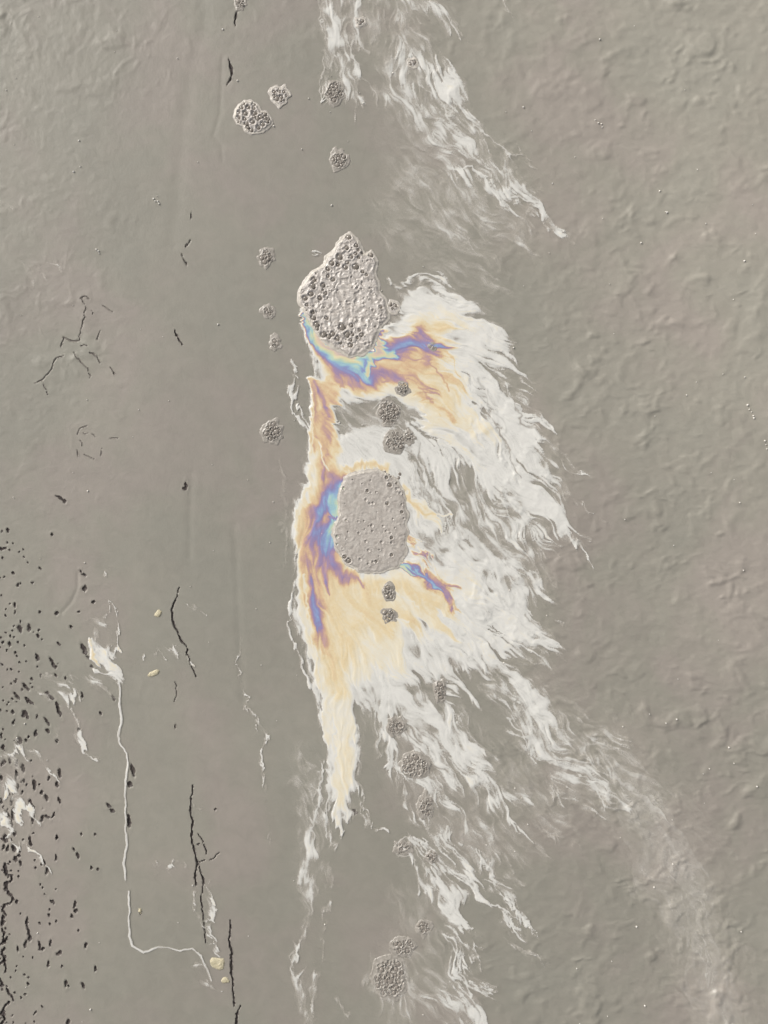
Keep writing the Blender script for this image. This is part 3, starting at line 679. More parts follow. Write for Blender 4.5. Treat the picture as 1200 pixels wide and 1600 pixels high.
def blur(A, r, n=3):
    for _ in range(n):
        for ax in (0, 1):
            p = [(0, 0), (0, 0)]; p[ax] = (r + 1, r)
            c = np.cumsum(np.pad(A, p, mode='edge'), axis=ax, dtype=np.float64)
            A = ((c[2 * r + 1:] - c[:-2 * r - 1]) if ax == 0 else (c[:, 2 * r + 1:] - c[:, :-2 * r - 1])) / (2 * r + 1)
            A = A.astype(np.float32)
    return A
def finish(F, reach=27, fine=.06, cover_noise=0.5, curl=10, calm=1.0, smooth=0.0):
    sd = F.seed
    r = np.random.RandomState(sd)
    std = lambda a: (a - a.mean()) / a.std()
    # streak noises: constant along the flow, broken across it
    n_fine = std(F.lic(vnoise(F.U, F.V, 2.3, sd + 10), 26, 1.5))
    n_mid = std(F.lic(vnoise(F.U, F.V, 5.0, sd + 11), 60, 2.0))
    n_big = std(F.lic(vnoise(F.U, F.V, 15, sd + 12), 90, 4.0))
    curd = F.lic(fbm(F.U, F.V, 16, sd + 21, 5, 0.72), 7, 1.0); curd = std(curd)
    # the macro sheet is stirred: turbulence first, then drawn out along the flow
    D = reach * calm * (0.75 * n_big + 0.5 * n_mid + 0.22 * n_fine)
    x = (F.U - F.u[0]) / F.step; y = (F.V - F.v[0]) / F.step
    h = D / 8 / F.step
    for k in range(8):
        j, i = F.idx(x, y); x = x - h * F.dx[j, i]; y = y - h * F.dy[j, i]
    cw = curl * (0.35 + 0.65 * calm) / F.step
    x = x + cw * fbm(F.U, F.V, 28, sd + 41, 5, 0.66); y = y + cw * fbm(F.U, F.V, 28, sd + 51, 5, 0.66)
    T = F.bil(F.M, x, y)
    F.Tm = T.copy()
    n = 0.62 * n_big + 0.5 * n_mid + 0.34 * n_fine + 0.45 * curd
    n = np.where(n > 0, n * (0.6 - 0.35 * sstep(.34, .42, T) * (1 - sstep(.5, .56, T))), n)                     # thins out more readily than it piles up
    amp = fine * sstep(.05, .25, T) * (1 - 0.35 * sstep(.44, .54, T)) * (1 - 0.35 * sstep(.54, .62, T)) * (1 + 1.7 * sstep(.62, .74, T))
    body = 1 - 0.55 * vnoise(F.U, F.V, 60, sd + 61) * sstep(.36, .44, T)
    T = T - 0.13 * sstep(.1, .7, fbm(F.U + 9 * n_big, F.V, 48, sd + 63, 3, .6)) * sstep(.3, .42, T) * (1 - sstep(.46, .53, T))
    T2 = T + amp * n * body * (1 - .75 * smooth)
    # the thin parts are curdled into flecks and threads
    thin = sstep(.04, .14, T) * (1 - sstep(.34, .44, T)) * (1 - .8 * smooth)
    T2 = T2 + thin * cover_noise * 0.46 * np.minimum(T, .3) * (0.8 * curd + 0.5 * n_fine + 0.4 * n_mid)
    # pale ridge lines where streaks pile up, dark seams beside them
    g = n_mid + 0.5 * n_big
    band = sstep(.14, .26, T) * (1 - sstep(.46, .56, T)) * (vnoise(F.U, F.V, 36, sd + 30) > .42)
    T2 = T2 + band * (0.10 * np.exp(-(g / 0.13) ** 2) - 0.09 * np.exp(-((g - .42) / 0.16) ** 2))
    # hair-thin pale threads and seams that follow the flow lines
    edge = sstep(.10, .24, T) * (1 - sstep(.47, .6, T)) * (1 - smooth)
    for c, sgn, sc in ((-.75, 1, 1), (-.1, -1, 2), (.3, 1, 3), (.9, -1, 4)):
        gate = sstep(.42, .6, vnoise(F.U, F.V, 34, sd + 70 + sc))
        T2 = T2 + edge * gate * sgn * 0.055 * np.exp(-((n_big + .25 * curd - c) / 0.085) ** 2)
    # translucent skirts between and around the white fingers
    veil = blur(np.minimum(F.Tm, .42), 13) * (0.5 + 0.25 * (curd * .4 + n_mid * .35)) - .015
    T2 = np.maximum(T2, np.clip(veil, 0, .27) * np.clip(calm * 1.15 - .15, 0, 1))
    cap = 1 - sstep(.44, .52, T)
    T2 = T2 - cap * 0.72 * np.maximum(T2 - .43, 0)
    F.T = T2; F.relief = (0.5 * n_mid + 0.5 * curd) * sstep(.15, .4, T2)
    return F
calm = 0.2 + 0.8 * np.clip(sstep(600, 740, F.U + 0.10 * np.maximum(F.V - 560, 0) * (F.V < 900)) + sstep(1060, 1140, F.V) * sstep(520, 600, F.U) * .4 + sstep(440, 400, F.V) * .4, 0, 1)
finish(F, calm=calm, smooth=sstep(900, 1040, F.U + .2 * (F.V - 1200)) * (F.V > 1000))
def thread(F, pts, hw, val, op='max', seed=0):
    b = F.box(pts, 16); U, V = F.U[b], F.V[b]
    sd_ = int(pts[0][0] * 3 + pts[0][1] + hw * 10) % 991
    d, _ = polyline_dist(U + 7 * fbm(U, V, 17, sd_, 3, .6), V + 7 * fbm(U, V, 17, sd_ + 7, 3, .6), pts)
    m = (1 - sstep(.3, 1.3, d / (hw * (.5 + .9 * vnoise(U, V, 24, sd_ + 9))))) * (.45 + .55 * vnoise(U, V, 30, sd_ + 13))
    A = F.T[b]
    F.T[b] = np.maximum(A, A + (val - A) * m) if op == 'max' else np.minimum(A, A + (val - A) * m)
seams = [  # loops round the small clumps and long seams in the fan: points, half width, thickness
 ([(585, 636), (600, 625), (620, 630), (632, 645), (655, 660), (670, 675), (685, 697)], 2.0, .40), ([(600, 660), (620, 662), (645, 672), (655, 690), (655, 710), (665, 730), (672, 752), (690, 775)], 2.6, .12),
 ([(605, 668), (625, 666), (645, 678), (651, 692), (650, 712), (660, 735), (668, 756)], 1.8, .42), ([(645, 660), (660, 680), (661, 702), (670, 722), (680, 745)], 1.6, .42), ([(590, 640), (605, 632), (622, 638), (640, 655), (665, 680), (680, 700)], 1.8, .14),
 ([(600, 675), (596, 690), (602, 706)], 2.0, .46), ([(640, 715), (650, 745), (668, 775), (690, 790)], 3.0, .26),
 ([(747, 590), (757, 607), (763, 633), (783, 650), (792, 675)], 1.8, .30), ([(750, 588), (761, 605), (767, 632), (787, 648)], 1.5, .47), ([(790, 600), (810, 632), (823, 660), (842, 668)], 2.0, .46), ([(786, 604), (806, 636), (819, 664), (838, 674)], 2.0, .20),
 ([(760, 640), (780, 675), (797, 700), (794, 720), (815, 750)], 1.8, .22), ([(756, 644), (775, 678), (792, 703), (788, 722), (812, 756)], 1.5, .46), ([(767, 693), (783, 722), (805, 742), (820, 762), (845, 790), (868, 812)], 2.2, .43), ([(745, 750), (775, 772), (795, 800), (820, 850)], 2.0, .42), ([(775, 520), (800, 548), (806, 570)], 1.8, .24),
 ([(640, 560), (668, 566), (690, 585), (700, 610)], 1.6, .74), ([(600, 596), (640, 590), (662, 610), (675, 632)], 1.6, .72), ([(650, 540), (690, 545), (712, 560), (716, 590)], 1.6, .68), ([(615, 600), (650, 606), (672, 632), (690, 650)], 1.5, .60),
 ([(755, 960), (790, 990), (810, 1020), (842, 1040)], 2.0, .28), ([(700, 1015), (745, 1035), (775, 1065)], 1.7, .34), ([(820, 960), (845, 985), (880, 1000)], 1.8, .22), ([(720, 870), (760, 900), (790, 950), (830, 985)], 1.7, .36),
 ([(632, 760), (640, 785), (660, 800), (690, 808), (706, 806)], 2.4, .63), ([(612, 925), (640, 935), (655, 950)], 1.3, .46), ([(615, 962), (640, 970)], 1.2, .44), ([(625, 1140), (650, 1165), (672, 1185)], 1.8, .16),
 ([(600, 1120), (608, 1160), (606, 1190), (625, 1210), (665, 1212), (690, 1235)], 2.4, .40), ([(655, 1315), (672, 1345), (690, 1370)], 1.6, .14), ([(685, 1345), (712, 1380), (720, 1402)], 1.4, .18), ([(618, 1318), (640, 1308), (652, 1330), (662, 1350), (688, 1378)], 1.6, .38), ([(616, 1322), (622, 1338), (640, 1336)], 1.8, .36),
 ([(745, 1328), (772, 1370), (778, 1390), (798, 1412), (822, 1440)], 2.2, .46), ([(770, 1415), (800, 1430), (832, 1452)], 2.0, .46), ([(698, 1455), (715, 1490), (716, 1515), (738, 1560)], 2.0, .44),
 ([(505, 85), (500, 125), (503, 160)], 1.5, .34), ([(500, 0), (503, 40), (520, 80), (516, 110)], 1.5, .33), ([(545, 70), (560, 110), (585, 140), (590, 165)], 1.6, .34), ([(560, 0), (556, 30), (560, 60), (575, 85)], 2.6, .44),
 ([(655, 130), (690, 160), (712, 200), (748, 240)], 1.8, .38), ([(690, 130), (715, 160), (740, 195), (790, 235), (830, 250)], 1.8, .37), ([(700, 265), (735, 262), (758, 280), (765, 295), (815, 308), (845, 325), (848, 345)], 1.8, .42),
 ([(488, 620), (492, 660), (486, 710), (470, 780), (462, 830)], 1.4, .50), ([(498, 690), (505, 720), (515, 735)], 1.6, .44), ([(475, 900), (480, 950), (488, 1000), (500, 1060), (508, 1120)], 1.6, .46), ([(482, 770), (484, 785)], 2.4, .36),
 ([(505, 1190), (500, 1235), (490, 1280), (484, 1330)], 1.6, .42), ([(512, 1240), (505, 1275), (515, 1310)], 1.6, .38), ([(462, 1470), (455, 1500), (470, 1545)], 1.4, .30), ([(520, 1120), (524, 1180), (512, 1230)], 1.5, .40),
 ([(860, 1130), (900, 1160), (930, 1165), (975, 1175), (998, 1190)], 1.6, .30), ([(820, 1150), (850, 1185), (890, 1200), (930, 1230), (945, 1268)], 1.9, .40), ([(880, 1188), (920, 1196), (960, 1215), (1000, 1240)], 1.6, .34), ([(790, 1120), (830, 1160), (852, 1190)], 1.6, .38)]
for pts, hw, val in seams:
    j, i = F.idx(np.array([p[0] - F.u[0] for p in pts]), np.array([p[1] - F.v[0] for p in pts]))
    thread(F, pts, hw, val, 'max' if val > F.Tm[j, i].mean() - .03 else 'min')

def film_objects(F, specs, lo=0.045, lift=1.0):
    """specs: list of (plan test, builder) – each face goes to the first matching thing"""
    Z = ground_h(F.U, F.V) + lift + 0.25 * np.clip(F.relief, -1.5, 1.5) + 0.9 * sstep(.2, .6, F.Tm)
    co = to_world(F.U, F.V, Z).reshape(-1, 3)
    fc = grid_faces(*F.U.shape)
    tf = np.maximum(np.maximum(F.T[:-1, :-1], F.T[1:, 1:]), np.maximum(F.T[1:, :-1], F.T[:-1, 1:]))
    ms = F.Tm[:-1, :-1]
    cu = F.U[:-1, :-1]; cv = F.V[:-1, :-1]
    free = tf > lo
    for test, fn in specs:
        m = free & test(cu, cv)
        if not m.any(): continue
        free &= ~m
        fn(co, fc, m, ms, F.T)

def one_film(name, label, cat='oil film', group=None, kind=None):
    def fn(co, fc, m, ms, T):
        f = fc[m]; c = co[f[:, 0]].mean(0)
        o = mesh_from(name, co, f, M_FILM, attrs={'tau': T}, origin=(float(c[0]), float(c[1]), 0.0))
        tag(o, label, cat, group, kind)
    return fn
def main_film(co, fc, m, ms, T):
    root = empty("oil_slick", (0.0, 0.0, 0.0))
    tag(root, "large iridescent oil slick fanning from amber and rainbow bands to white", "oil slick")
    for nm, a, b, lab in (("white_film", -9, .49, "milky white outer film drawn out in fingers"), ("amber_film", .49, .70, "cream and amber inner film"),
                          ("rainbow_film", .70, 9, "purple, blue and yellow-green bands along the foam")):
        mm = m & (ms >= a) & (ms < b)
        o = mesh_from(nm, co, fc[mm], M_FILM, root, attrs={'tau': T}); o['label'] = lab
specs = [
 (lambda u, v: (v < 425) & (u > 480) & ~((u < 520) & (v > 380)) & ~((u < 680) & (v > 400)), one_film("oil_film", "pale grey-white film streaming down from the top edge", group="pale films without rainbow colours")),
 (lambda u, v: (u > 850 + (v - 1120) * .1) & (v > 1105 - 0.0 * u) & (v < 1640), one_film("oil_film", "faint pinkish grey film running off to the lower right corner", group="pale films without rainbow colours")),
 (lambda u, v: (u < 560 - (v - 1180) * .15) & (v > 1318 - (560 - u) * 1.0) & ~((u > 508) & (v < 1325)), one_film("oil_film", "thin pale stream trickling below the amber tongue to the bottom edge", group="pale films without rainbow colours")),
 (lambda u, v: (v > 1272) & (u > 535), one_film("oil_film", "bright white streaks below the main slick, down to the bottom edge", group="pale films without rainbow colours")),
 (lambda u, v: u > 0, main_film)]
film_objects(F, specs)

# --- left side: the cream trickle and the wisps around the pits
FLOW_L = [(150, 1000, .5, 1), (190, 1200, 0, 1), (20, 1250, .5, .9), (100, 1090, .9, .4), (50, 1330, .6, .8), (320, 1420, .1, 1), (260, 1480, 1, 0), (80, 430, .6, .8)]
S = Film(-8, 424, 850, 1604, 1.0, FLOW_L, 2000, 90)
TR = [(184, 1052), (189, 1078), (187, 1100), (190, 1130), (184, 1150), (190, 1165), (197, 1176), (200, 1196), (196, 1220), (197, 1260), (196, 1290), (199, 1320), (193, 1345), (197, 1373)]
TR2 = [(202, 1392), (203, 1420), (202, 1462), (207, 1478), (225, 1488), (248, 1479), (262, 1480), (280, 1485), (300, 1481), (314, 1494), (322, 1513), (330, 1532)]
S.stroke([(180, 1058), (170, 1040), (158, 1022), (148, 1008)], [6, 11, 11, 6], .38, 1.4, warp=8)
S.stroke([(136, 992), (143, 1010), (150, 1028)], [4, 5, 4], .54, 1, warp=2)
S.stroke([(165, 1015), (170, 1040)], [7, 8], .50, 1.2, warp=4)
S.stroke([(145, 1045), (165, 1052), (182, 1058)], [3, 4, 5], .44, 1.1, warp=3)
S.stroke([(186, 970), (182, 995), (178, 1015)], [2, 2.6, 3], .34, 1, warp=3); S.stroke([(150, 980), (165, 1020)], [14, 12], .19, 1.3, warp=8)
S.stroke([(155, 962), (172, 948), (182, 960)], [2, 2, 1.5], .26, 1, warp=4); S.stroke([(165, 900), (183, 912)], [2, 2.4], .33, 1, warp=2); S.stroke([(140, 955), (152, 970)], [8, 5], .18, 1.3, warp=8)
S.stroke([(75, 1080), (95, 1088), (125, 1088)], [7, 9, 8], .23, 1.3, warp=11); S.stroke([(65, 1055), (100, 1065), (140, 1062), (165, 1085), (175, 1095)], [4, 6, 6, 5, 3], .2, 1.2, warp=10)
S.stroke([(108, 1115), (125, 1130), (122, 1150), (134, 1170)], [4, 6, 5, 4], .17, 1.3, warp=10); S.stroke([(92, 1145), (96, 1160)], [5, 4], .14, 1.2, warp=6)
S.stroke([(-8, 1176), (15, 1172), (32, 1166), (38, 1180), (62, 1180), (72, 1200), (80, 1212)], [4, 5, 6, 3, 4, 3, 2], .25, 1.2, warp=6)
S.stroke([(-8, 1222), (10, 1222), (25, 1240), (20, 1265), (5, 1262)], [5, 8, 10, 8, 5], .29, 1.4, warp=12); S.stroke([(25, 1255), (45, 1265), (62, 1282)], [6, 5, 3], .3, 1.2, warp=6)
S.stroke([(8, 1265), (12, 1285), (14, 1300)], [4, 3, 3], .38, 1, warp=3); S.stroke([(14, 1302), (25, 1312), (38, 1303), (46, 1322), (60, 1342), (70, 1352)], [2.5, 3, 3, 2.5, 2, 1.5], .30, 1.1, warp=3)
S.stroke([(10, 1185), (30, 1225)], [14, 18], .14, 1.3, warp=10)
S.stroke([(245, 1372), (252, 1352), (262, 1358), (275, 1345)], [2, 3, 4, 2], .27, 1.2, warp=5); S.stroke([(243, 1290), (250, 1280)], [2, 2], .2, 1.2); S.stroke([(285, 1345), (290, 1358)], [3, 2], .18, 1.2)
S.stroke([(328, 1375), (335, 1395), (330, 1430)], [5, 6, 6], .25, 1.2, warp=8); S.stroke([(312, 1410), (314, 1440), (318, 1465)], [3, 3, 2], .28, 1.2, warp=4); S.stroke([(333, 1420), (325, 1450), (333, 1485)], [5, 4, 4], .25, 1.2, warp=6)
S.stroke([(318, 1510), (330, 1540), (336, 1552)], [6, 6, 2], .24, 1.2, warp=5); S.stroke([(300, 1258), (312, 1266)], [2, 2.5], .22, 1.1, warp=1); S.stroke([(262, 1010), (275, 1018)], [4, 3], .2, 1.2, warp=5)
S.stroke([(295, 948), (310, 954), (324, 964)], [1.5, 2.5, 1.5], .28, 1.1, warp=3); S.stroke([(225, 1016), (226, 1030)], [1.6, 1.6], .3, 1, warp=1); S.stroke([(240, 1013), (250, 1018)], [2.5, 2], .28, 1.1, warp=3); S.stroke([(266, 1003), (270, 1018)], [2.5, 2.5], .3, 1.1, warp=3); S.stroke([(287, 1020), (292, 1028)], [2, 2], .26, 1.1)
S.stroke([(372, 1000), (374, 1060), (378, 1095), (400, 1120), (410, 1150), (408, 1180), (414, 1230)], [1.2, 1.6, 2, 2.4, 2.2, 2, 1.6], .20, 1.1, warp=5)
S.stroke([(408, 1190), (420, 1260), (424, 1330)], [1.5, 1.6, 1.4], .15, 1.1, warp=4)
finish(S, reach=9, fine=.13, cover_noise=1.15, curl=8)
# the trickle itself is a bead of scum, not drawn out by the flow
for pts, wv in ((TR, 1.9), (TR2, 1.9)):
    b = S.box(pts, 14); U, V = S.U[b], S.V[b]
    pj = jag(pts, 0.9, 9, 3)
    d, _ = polyline_dist(U + 1.3 * fbm(U, V, 9, 801, 2), V + 1.3 * fbm(U, V, 9, 811, 2), pj)
    k = (0.30 + .18 * vnoise(U, V, 23, 821)) * (1 - sstep(.45, 1.25, d / (wv * (0.75 + .6 * vnoise(U, V, 30, 831)))))
    S.T[b] = np.maximum(S.T[b], k); S.Tm[b] = np.maximum(S.Tm[b], k)
def near(pts, r):
    def f(u, v):
        d, _ = polyline_dist(u, v, pts); return d < r
    return f
WG = "pale scum wisps on the left"
film_objects(S, [
 (near(TR + TR2, 6), one_film("scum_trickle", "thin cream line of scum winding down from the fan-shaped smear", 'scum')),
 (lambda u, v: (u > 120) & (u < 200) & (v > 940) & (v < 1066), one_film("scum_smear", "cream fan-shaped smear at the head of the winding scum line", 'scum')),
 (lambda u, v: (u > 350) & (v < 1345), one_film("scum_wisp", "faint pale thread left of the main slick", 'scum', WG)),
 (lambda u, v: (u < 200) & (v < 945), one_film("scum_wisp", "short pale dash above the fan-shaped smear", 'scum', WG, 'stuff')),
 (lambda u, v: (u < 200) & (v < 1110), one_film("scum_wisp", "pale curdled wisp below the fan-shaped smear", 'scum', WG)),
 (lambda u, v: (u > 84) & (u < 180) & (v < 1180), one_film("scum_wisp", "short pale wisp between the pits and the winding scum line", 'scum', WG)),
 (lambda u, v: (u < 110) & (v < 1400), one_film("scum_wisp", "bright white wisp among black pits at the left edge", 'scum', WG)),
 (lambda u, v: (u > 300) & (v > 1365), one_film("scum_wisp", "whitish smear above the yellowish scum lump near the bottom", 'scum', WG)),
 (lambda u, v: v > 1180, one_film("scum_wisp", "pale feathery wisps between scum line and branched crack", 'scum', WG, 'stuff')),
 (lambda u, v: v < 1100, one_film("scum_wisp", "scattered pale flecks around the long wandering crack", 'scum', WG, 'stuff'))])
S2 = Film(-8, 130, 300, 500, 1.0, FLOW_L, 2100, 90)
S2.stroke([(0, 318), (10, 325), (20, 322)], [6, 7, 5], .2, 1.2, warp=6); S2.stroke([(27, 348), (33, 348)], [3, 3], .3, 1.1, warp=2)
S2.stroke([(65, 425), (75, 435), (80, 445)], [4, 6, 4], .26, 1.2, warp=7); S2.stroke([(78, 418), (95, 415), (98, 425)], [2, 3, 2], .22, 1.2, warp=4); S2.stroke([(40, 415), (50, 440)], [6, 6], .12, 1.2, warp=8)
finish(S2, reach=8, fine=.1, cover_noise=.9)
film_objects(S2, [(lambda u, v: v < 370, one_film("scum_wisp", "small pale fleck at the left edge in the upper part", 'scum', WG)),
                  (lambda u, v: v > 0, one_film("scum_wisp", "pale ragged wisp above the star-shaped crack", 'scum', WG))])

# ------------------------------------------------------------------ foam patches
def dome_mesh(name, seg=12, rings=4, squash=0.6, mat=None):
    bm = bmesh.new(); rows = []
    for i in range(rings):
        a = math.pi / 2 * i / rings
        rows.append([bm.verts.new((math.cos(a) * math.cos(2 * math.pi * j / seg), math.cos(a) * math.sin(2 * math.pi * j / seg), math.sin(a) * squash)) for j in range(seg)])
    top = bm.verts.new((0, 0, squash))
    base = [bm.verts.new((v.co.x * 1.02, v.co.y * 1.02, -0.5)) for v in rows[0]]
    rows = [base] + rows
    for a, b in zip(rows[:-1], rows[1:]):
        for j in range(seg):
            f = bm.faces.new((a[j], a[(j + 1) % seg], b[(j + 1) % seg], b[j])); f.smooth = True
    for j in range(seg):
        f = bm.faces.new((rows[-1][j], rows[-1][(j + 1) % seg], top)); f.smooth = True
    me = bpy.data.meshes.new(name); bm.to_mesh(me); bm.free(); me.materials.append(mat)
    return me
BUB = dome_mesh("bubble", mat=M_BUBBLE); BUB_PALE = dome_mesh("bubble", mat=M_BUBBLE_PALE)

def foam(outline, label, bubbles, height=3.0, rough_s=9, rough_a=1.2, mat=M_FROTH, rim=1.2, seed=1, warp=3, step=1.0, pit_depth=2.0, group=None, rand_pits=0, name="foam_patch", rimw=2.2):
    xs = [p[0] for p in outline]; ys = [p[1] for p in outline]
    u = np.arange(min(xs) - 8, max(xs) + 8, step, dtype=np.float32); v = np.arange(min(ys) - 8, max(ys) + 8, step, dtype=np.float32)
    U, V = np.meshgrid(u, v)
    d = poly_sd(U + warp * fbm(U, V, 13, seed, 3), V + warp * fbm(U, V, 13, seed + 5, 3), outline)
    # worm-like cells of froth
    wu = U + 6 * fbm(U, V, 14, seed + 8, 2); wv = V + 6 * fbm(U, V, 14, seed + 9, 2)
    n = fbm(wu, wv, rough_s, seed + 13, 3, 0.55)
    cell = 1 - np.abs(n) * 2.4
    H = height * sstep(0, 11, d) * 0.6 + height * 0.25 * sstep(-2, 4, d) + rough_a * cell * sstep(1, 6, d) + rim * np.exp(-((d - 3) / 2.4) ** 2)
    r = random.Random(seed)
    pits = list(bubbles)
    for (bu, bv, br) in pits:
        q = np.hypot(U - bu, V - bv) / br
        H = H - pit_depth * np.exp(-(q / 1.25) ** 6) + 0.8 * np.exp(-((q - 1.6) / 0.35) ** 2)
    for _ in range(rand_pits):
        k = r.randrange(d.size); a, b = divmod(k, d.shape[1])
        if d[a, b] < 3: continue
        rad = r.uniform(0.9, 2.2)
        q = np.hypot(U - U[a, b], V - V[a, b]) / rad
        H = H - 1.6 * np.exp(-q ** 4) + 0.5 * np.exp(-((q - 1.6) / .4) ** 2)
    g = ground_h(U, V); c = (sum(xs) / len(xs), sum(ys) / len(ys))
    over = F.bil(F.Tm, (U - F.u[0]) / F.step, (V - F.v[0]) / F.step) if min(xs) > 430 else 0 * U
    lift = 1.15 * sstep(.15, .5, over)                # floats on the film where there is film
    Z = g + 1.0 + lift + np.maximum(H, -0.5)
    Z = np.where(d < 0, g - 1.0 + lift + 2.0 * sstep(-5, -1.5, d), Z)
    co = to_world(U, V, Z).reshape(-1, 3); fc = grid_faces(*U.shape)
    m = d[:-1, :-1] > -4
    org = (float((c[0] - 600) / 1000), float((800 - c[1]) / 1000), 0.0)
    root = empty(name, org)
    tag(root, label, "foam", group)
    mesh_from("froth", co - np.array(org, np.float32), fc[m], mat, root)
    if rimw > 0:                                   # pale skin of scum round the edge
        up = co.copy(); up[:, 2] += 0.0005
        q = d + 1.2 * fbm(U, V, 10, seed + 71, 3)
        rm = (q > -rimw) & (q < rimw * (0.1 + 1.0 * vnoise(U, V, 12, seed + 72)))
        rm = rm[:-1, :-1] & m
        if rm.sum() > 12: mesh_from("rim", up - np.array(org, np.float32), fc[rm], M_RIM, root)
    for (bu, bv, br) in bubbles:
        o = bpy.data.objects.new("bubble", BUB_PALE if mat is M_FROTH_GREY else BUB); COL.objects.link(o); o.parent = root
        j = min(max(int((bv - v[0]) / step), 0), len(v) - 1); i = min(max(int((bu - u[0]) / step), 0), len(u) - 1)
        o.location = ((bu - c[0]) / 1000, (c[1] - bv) / 1000, Z[j, i] / 1000 + 0.0002)
        s = br / 1000
        o.scale = (s * r.uniform(.85, 1.1), s * r.uniform(.85, 1.15), s * r.uniform(.55, .95)); o.rotation_euler = (0, 0, r.uniform(0, 3))
    return root

def blob(cx, cy, rx, ry, n=14, amp=.22, seed=0, rot=0):
    r = random.Random(seed); out = []
    for i in range(n):
        a = 2 * math.pi * i / n; k = 1 + r.uniform(-amp, amp)
        x, y = rx * k * math.cos(a), ry * k * math.sin(a)
        c, s = math.cos(rot), math.sin(rot)
        out.append((cx + x * c - y * s, cy + x * s + y * c))
    return out
def scatter(cx, cy, rx, ry, n, rlo, rhi, seed):
    r = random.Random(seed); out = []
    for _ in range(n * 30):
        if len(out) >= n: break
        a = r.uniform(0, 6.283); q = math.sqrt(r.random())
        x, y, b = cx + rx * q * math.cos(a), cy + ry * q * math.sin(a), rlo * .7 + (rhi * 1.1 - rlo * .7) * r.random() ** 2
        if all(math.hypot(x - p[0], y - p[1]) > (b + p[2]) * 0.8 for p in out): out.append((x, y, b))
    return out

P1 = [(545, 364), (555, 373), (570, 398), (580, 393), (588, 408), (586, 424), (592, 455), (601, 468), (607, 498), (594, 510), (588, 525), (581, 545), (562, 556), (545, 555), (522, 544), (503, 529), (490, 510), (480, 492), (470, 476), (468, 458), (478, 436), (492, 422), (507, 412), (510, 400), (522, 390), (534, 372)]
B1 = [(531, 402, 4.5), (542, 388, 3.4), (557, 384, 2.8), (560, 391, 2.4), (549, 402, 3.2), (556, 397, 2.4), (561, 402, 2.6), (566, 396, 2.3), (529, 414, 3.0), (513, 421, 3.2), (519, 412, 3.6), (543, 411, 2.8), (556, 417, 4.2), (540, 418, 3.8), (567, 425, 2.4), (573, 430, 2.2),
      (491, 438, 4.0), (489, 447, 4.2), (505, 446, 3.4), (513, 432, 2.6), (486, 460, 3.6), (477, 466, 4.0), (480, 477, 2.6), (489, 489, 2.8), (490, 497, 3.8), (495, 508, 4.2), (496, 514, 3.0), (506, 524, 4.6), (514, 527, 3.2), (520, 523, 3.8), (528, 529, 4.2), (532, 536, 2.6), (543, 523, 4.4), (535, 512, 5.0),
      (551, 523, 2.6), (562, 516, 2.4), (565, 524, 2.8), (559, 528, 2.2), (548, 540, 3.4), (548, 532, 2.4), (500, 466, 3.2), (511, 497, 3.0), (549, 509, 3.0), (595, 480, 2.8), (545, 371, 4.0), (580, 399, 3.6), (521, 437, 3.0), (509, 459, 2.8)]
foam(P1, "largest foam patch, pointed on top, with dark bubbles round its edge", B1, 2.2, 10, 1.7, M_FROTH, 0.9, 11, 3, rand_pits=190, rimw=3.2)
P2 = [(556, 738), (590, 736), (618, 746), (631, 770), (635, 800), (635, 835), (632, 868), (620, 886), (592, 895), (562, 894), (542, 880), (526, 860), (521, 836), (529, 805), (531, 775), (540, 748)]
foam(P2, "oval grey foam patch with finely pebbled skin, below the largest one", scatter(612, 745, 16, 14, 9, 2.2, 3.6, 5) + [(545, 876, 3.6), (539, 870, 2.6), (605, 787, 2.2), (628, 800, 2.0), (612, 840, 2.2), (588, 877, 2.0), (612, 867, 2.2), (574, 767, 2.0)], 1.5, 8, 0.5, M_FROTH_SKIN, 0.4, 21, 4, rand_pits=90)
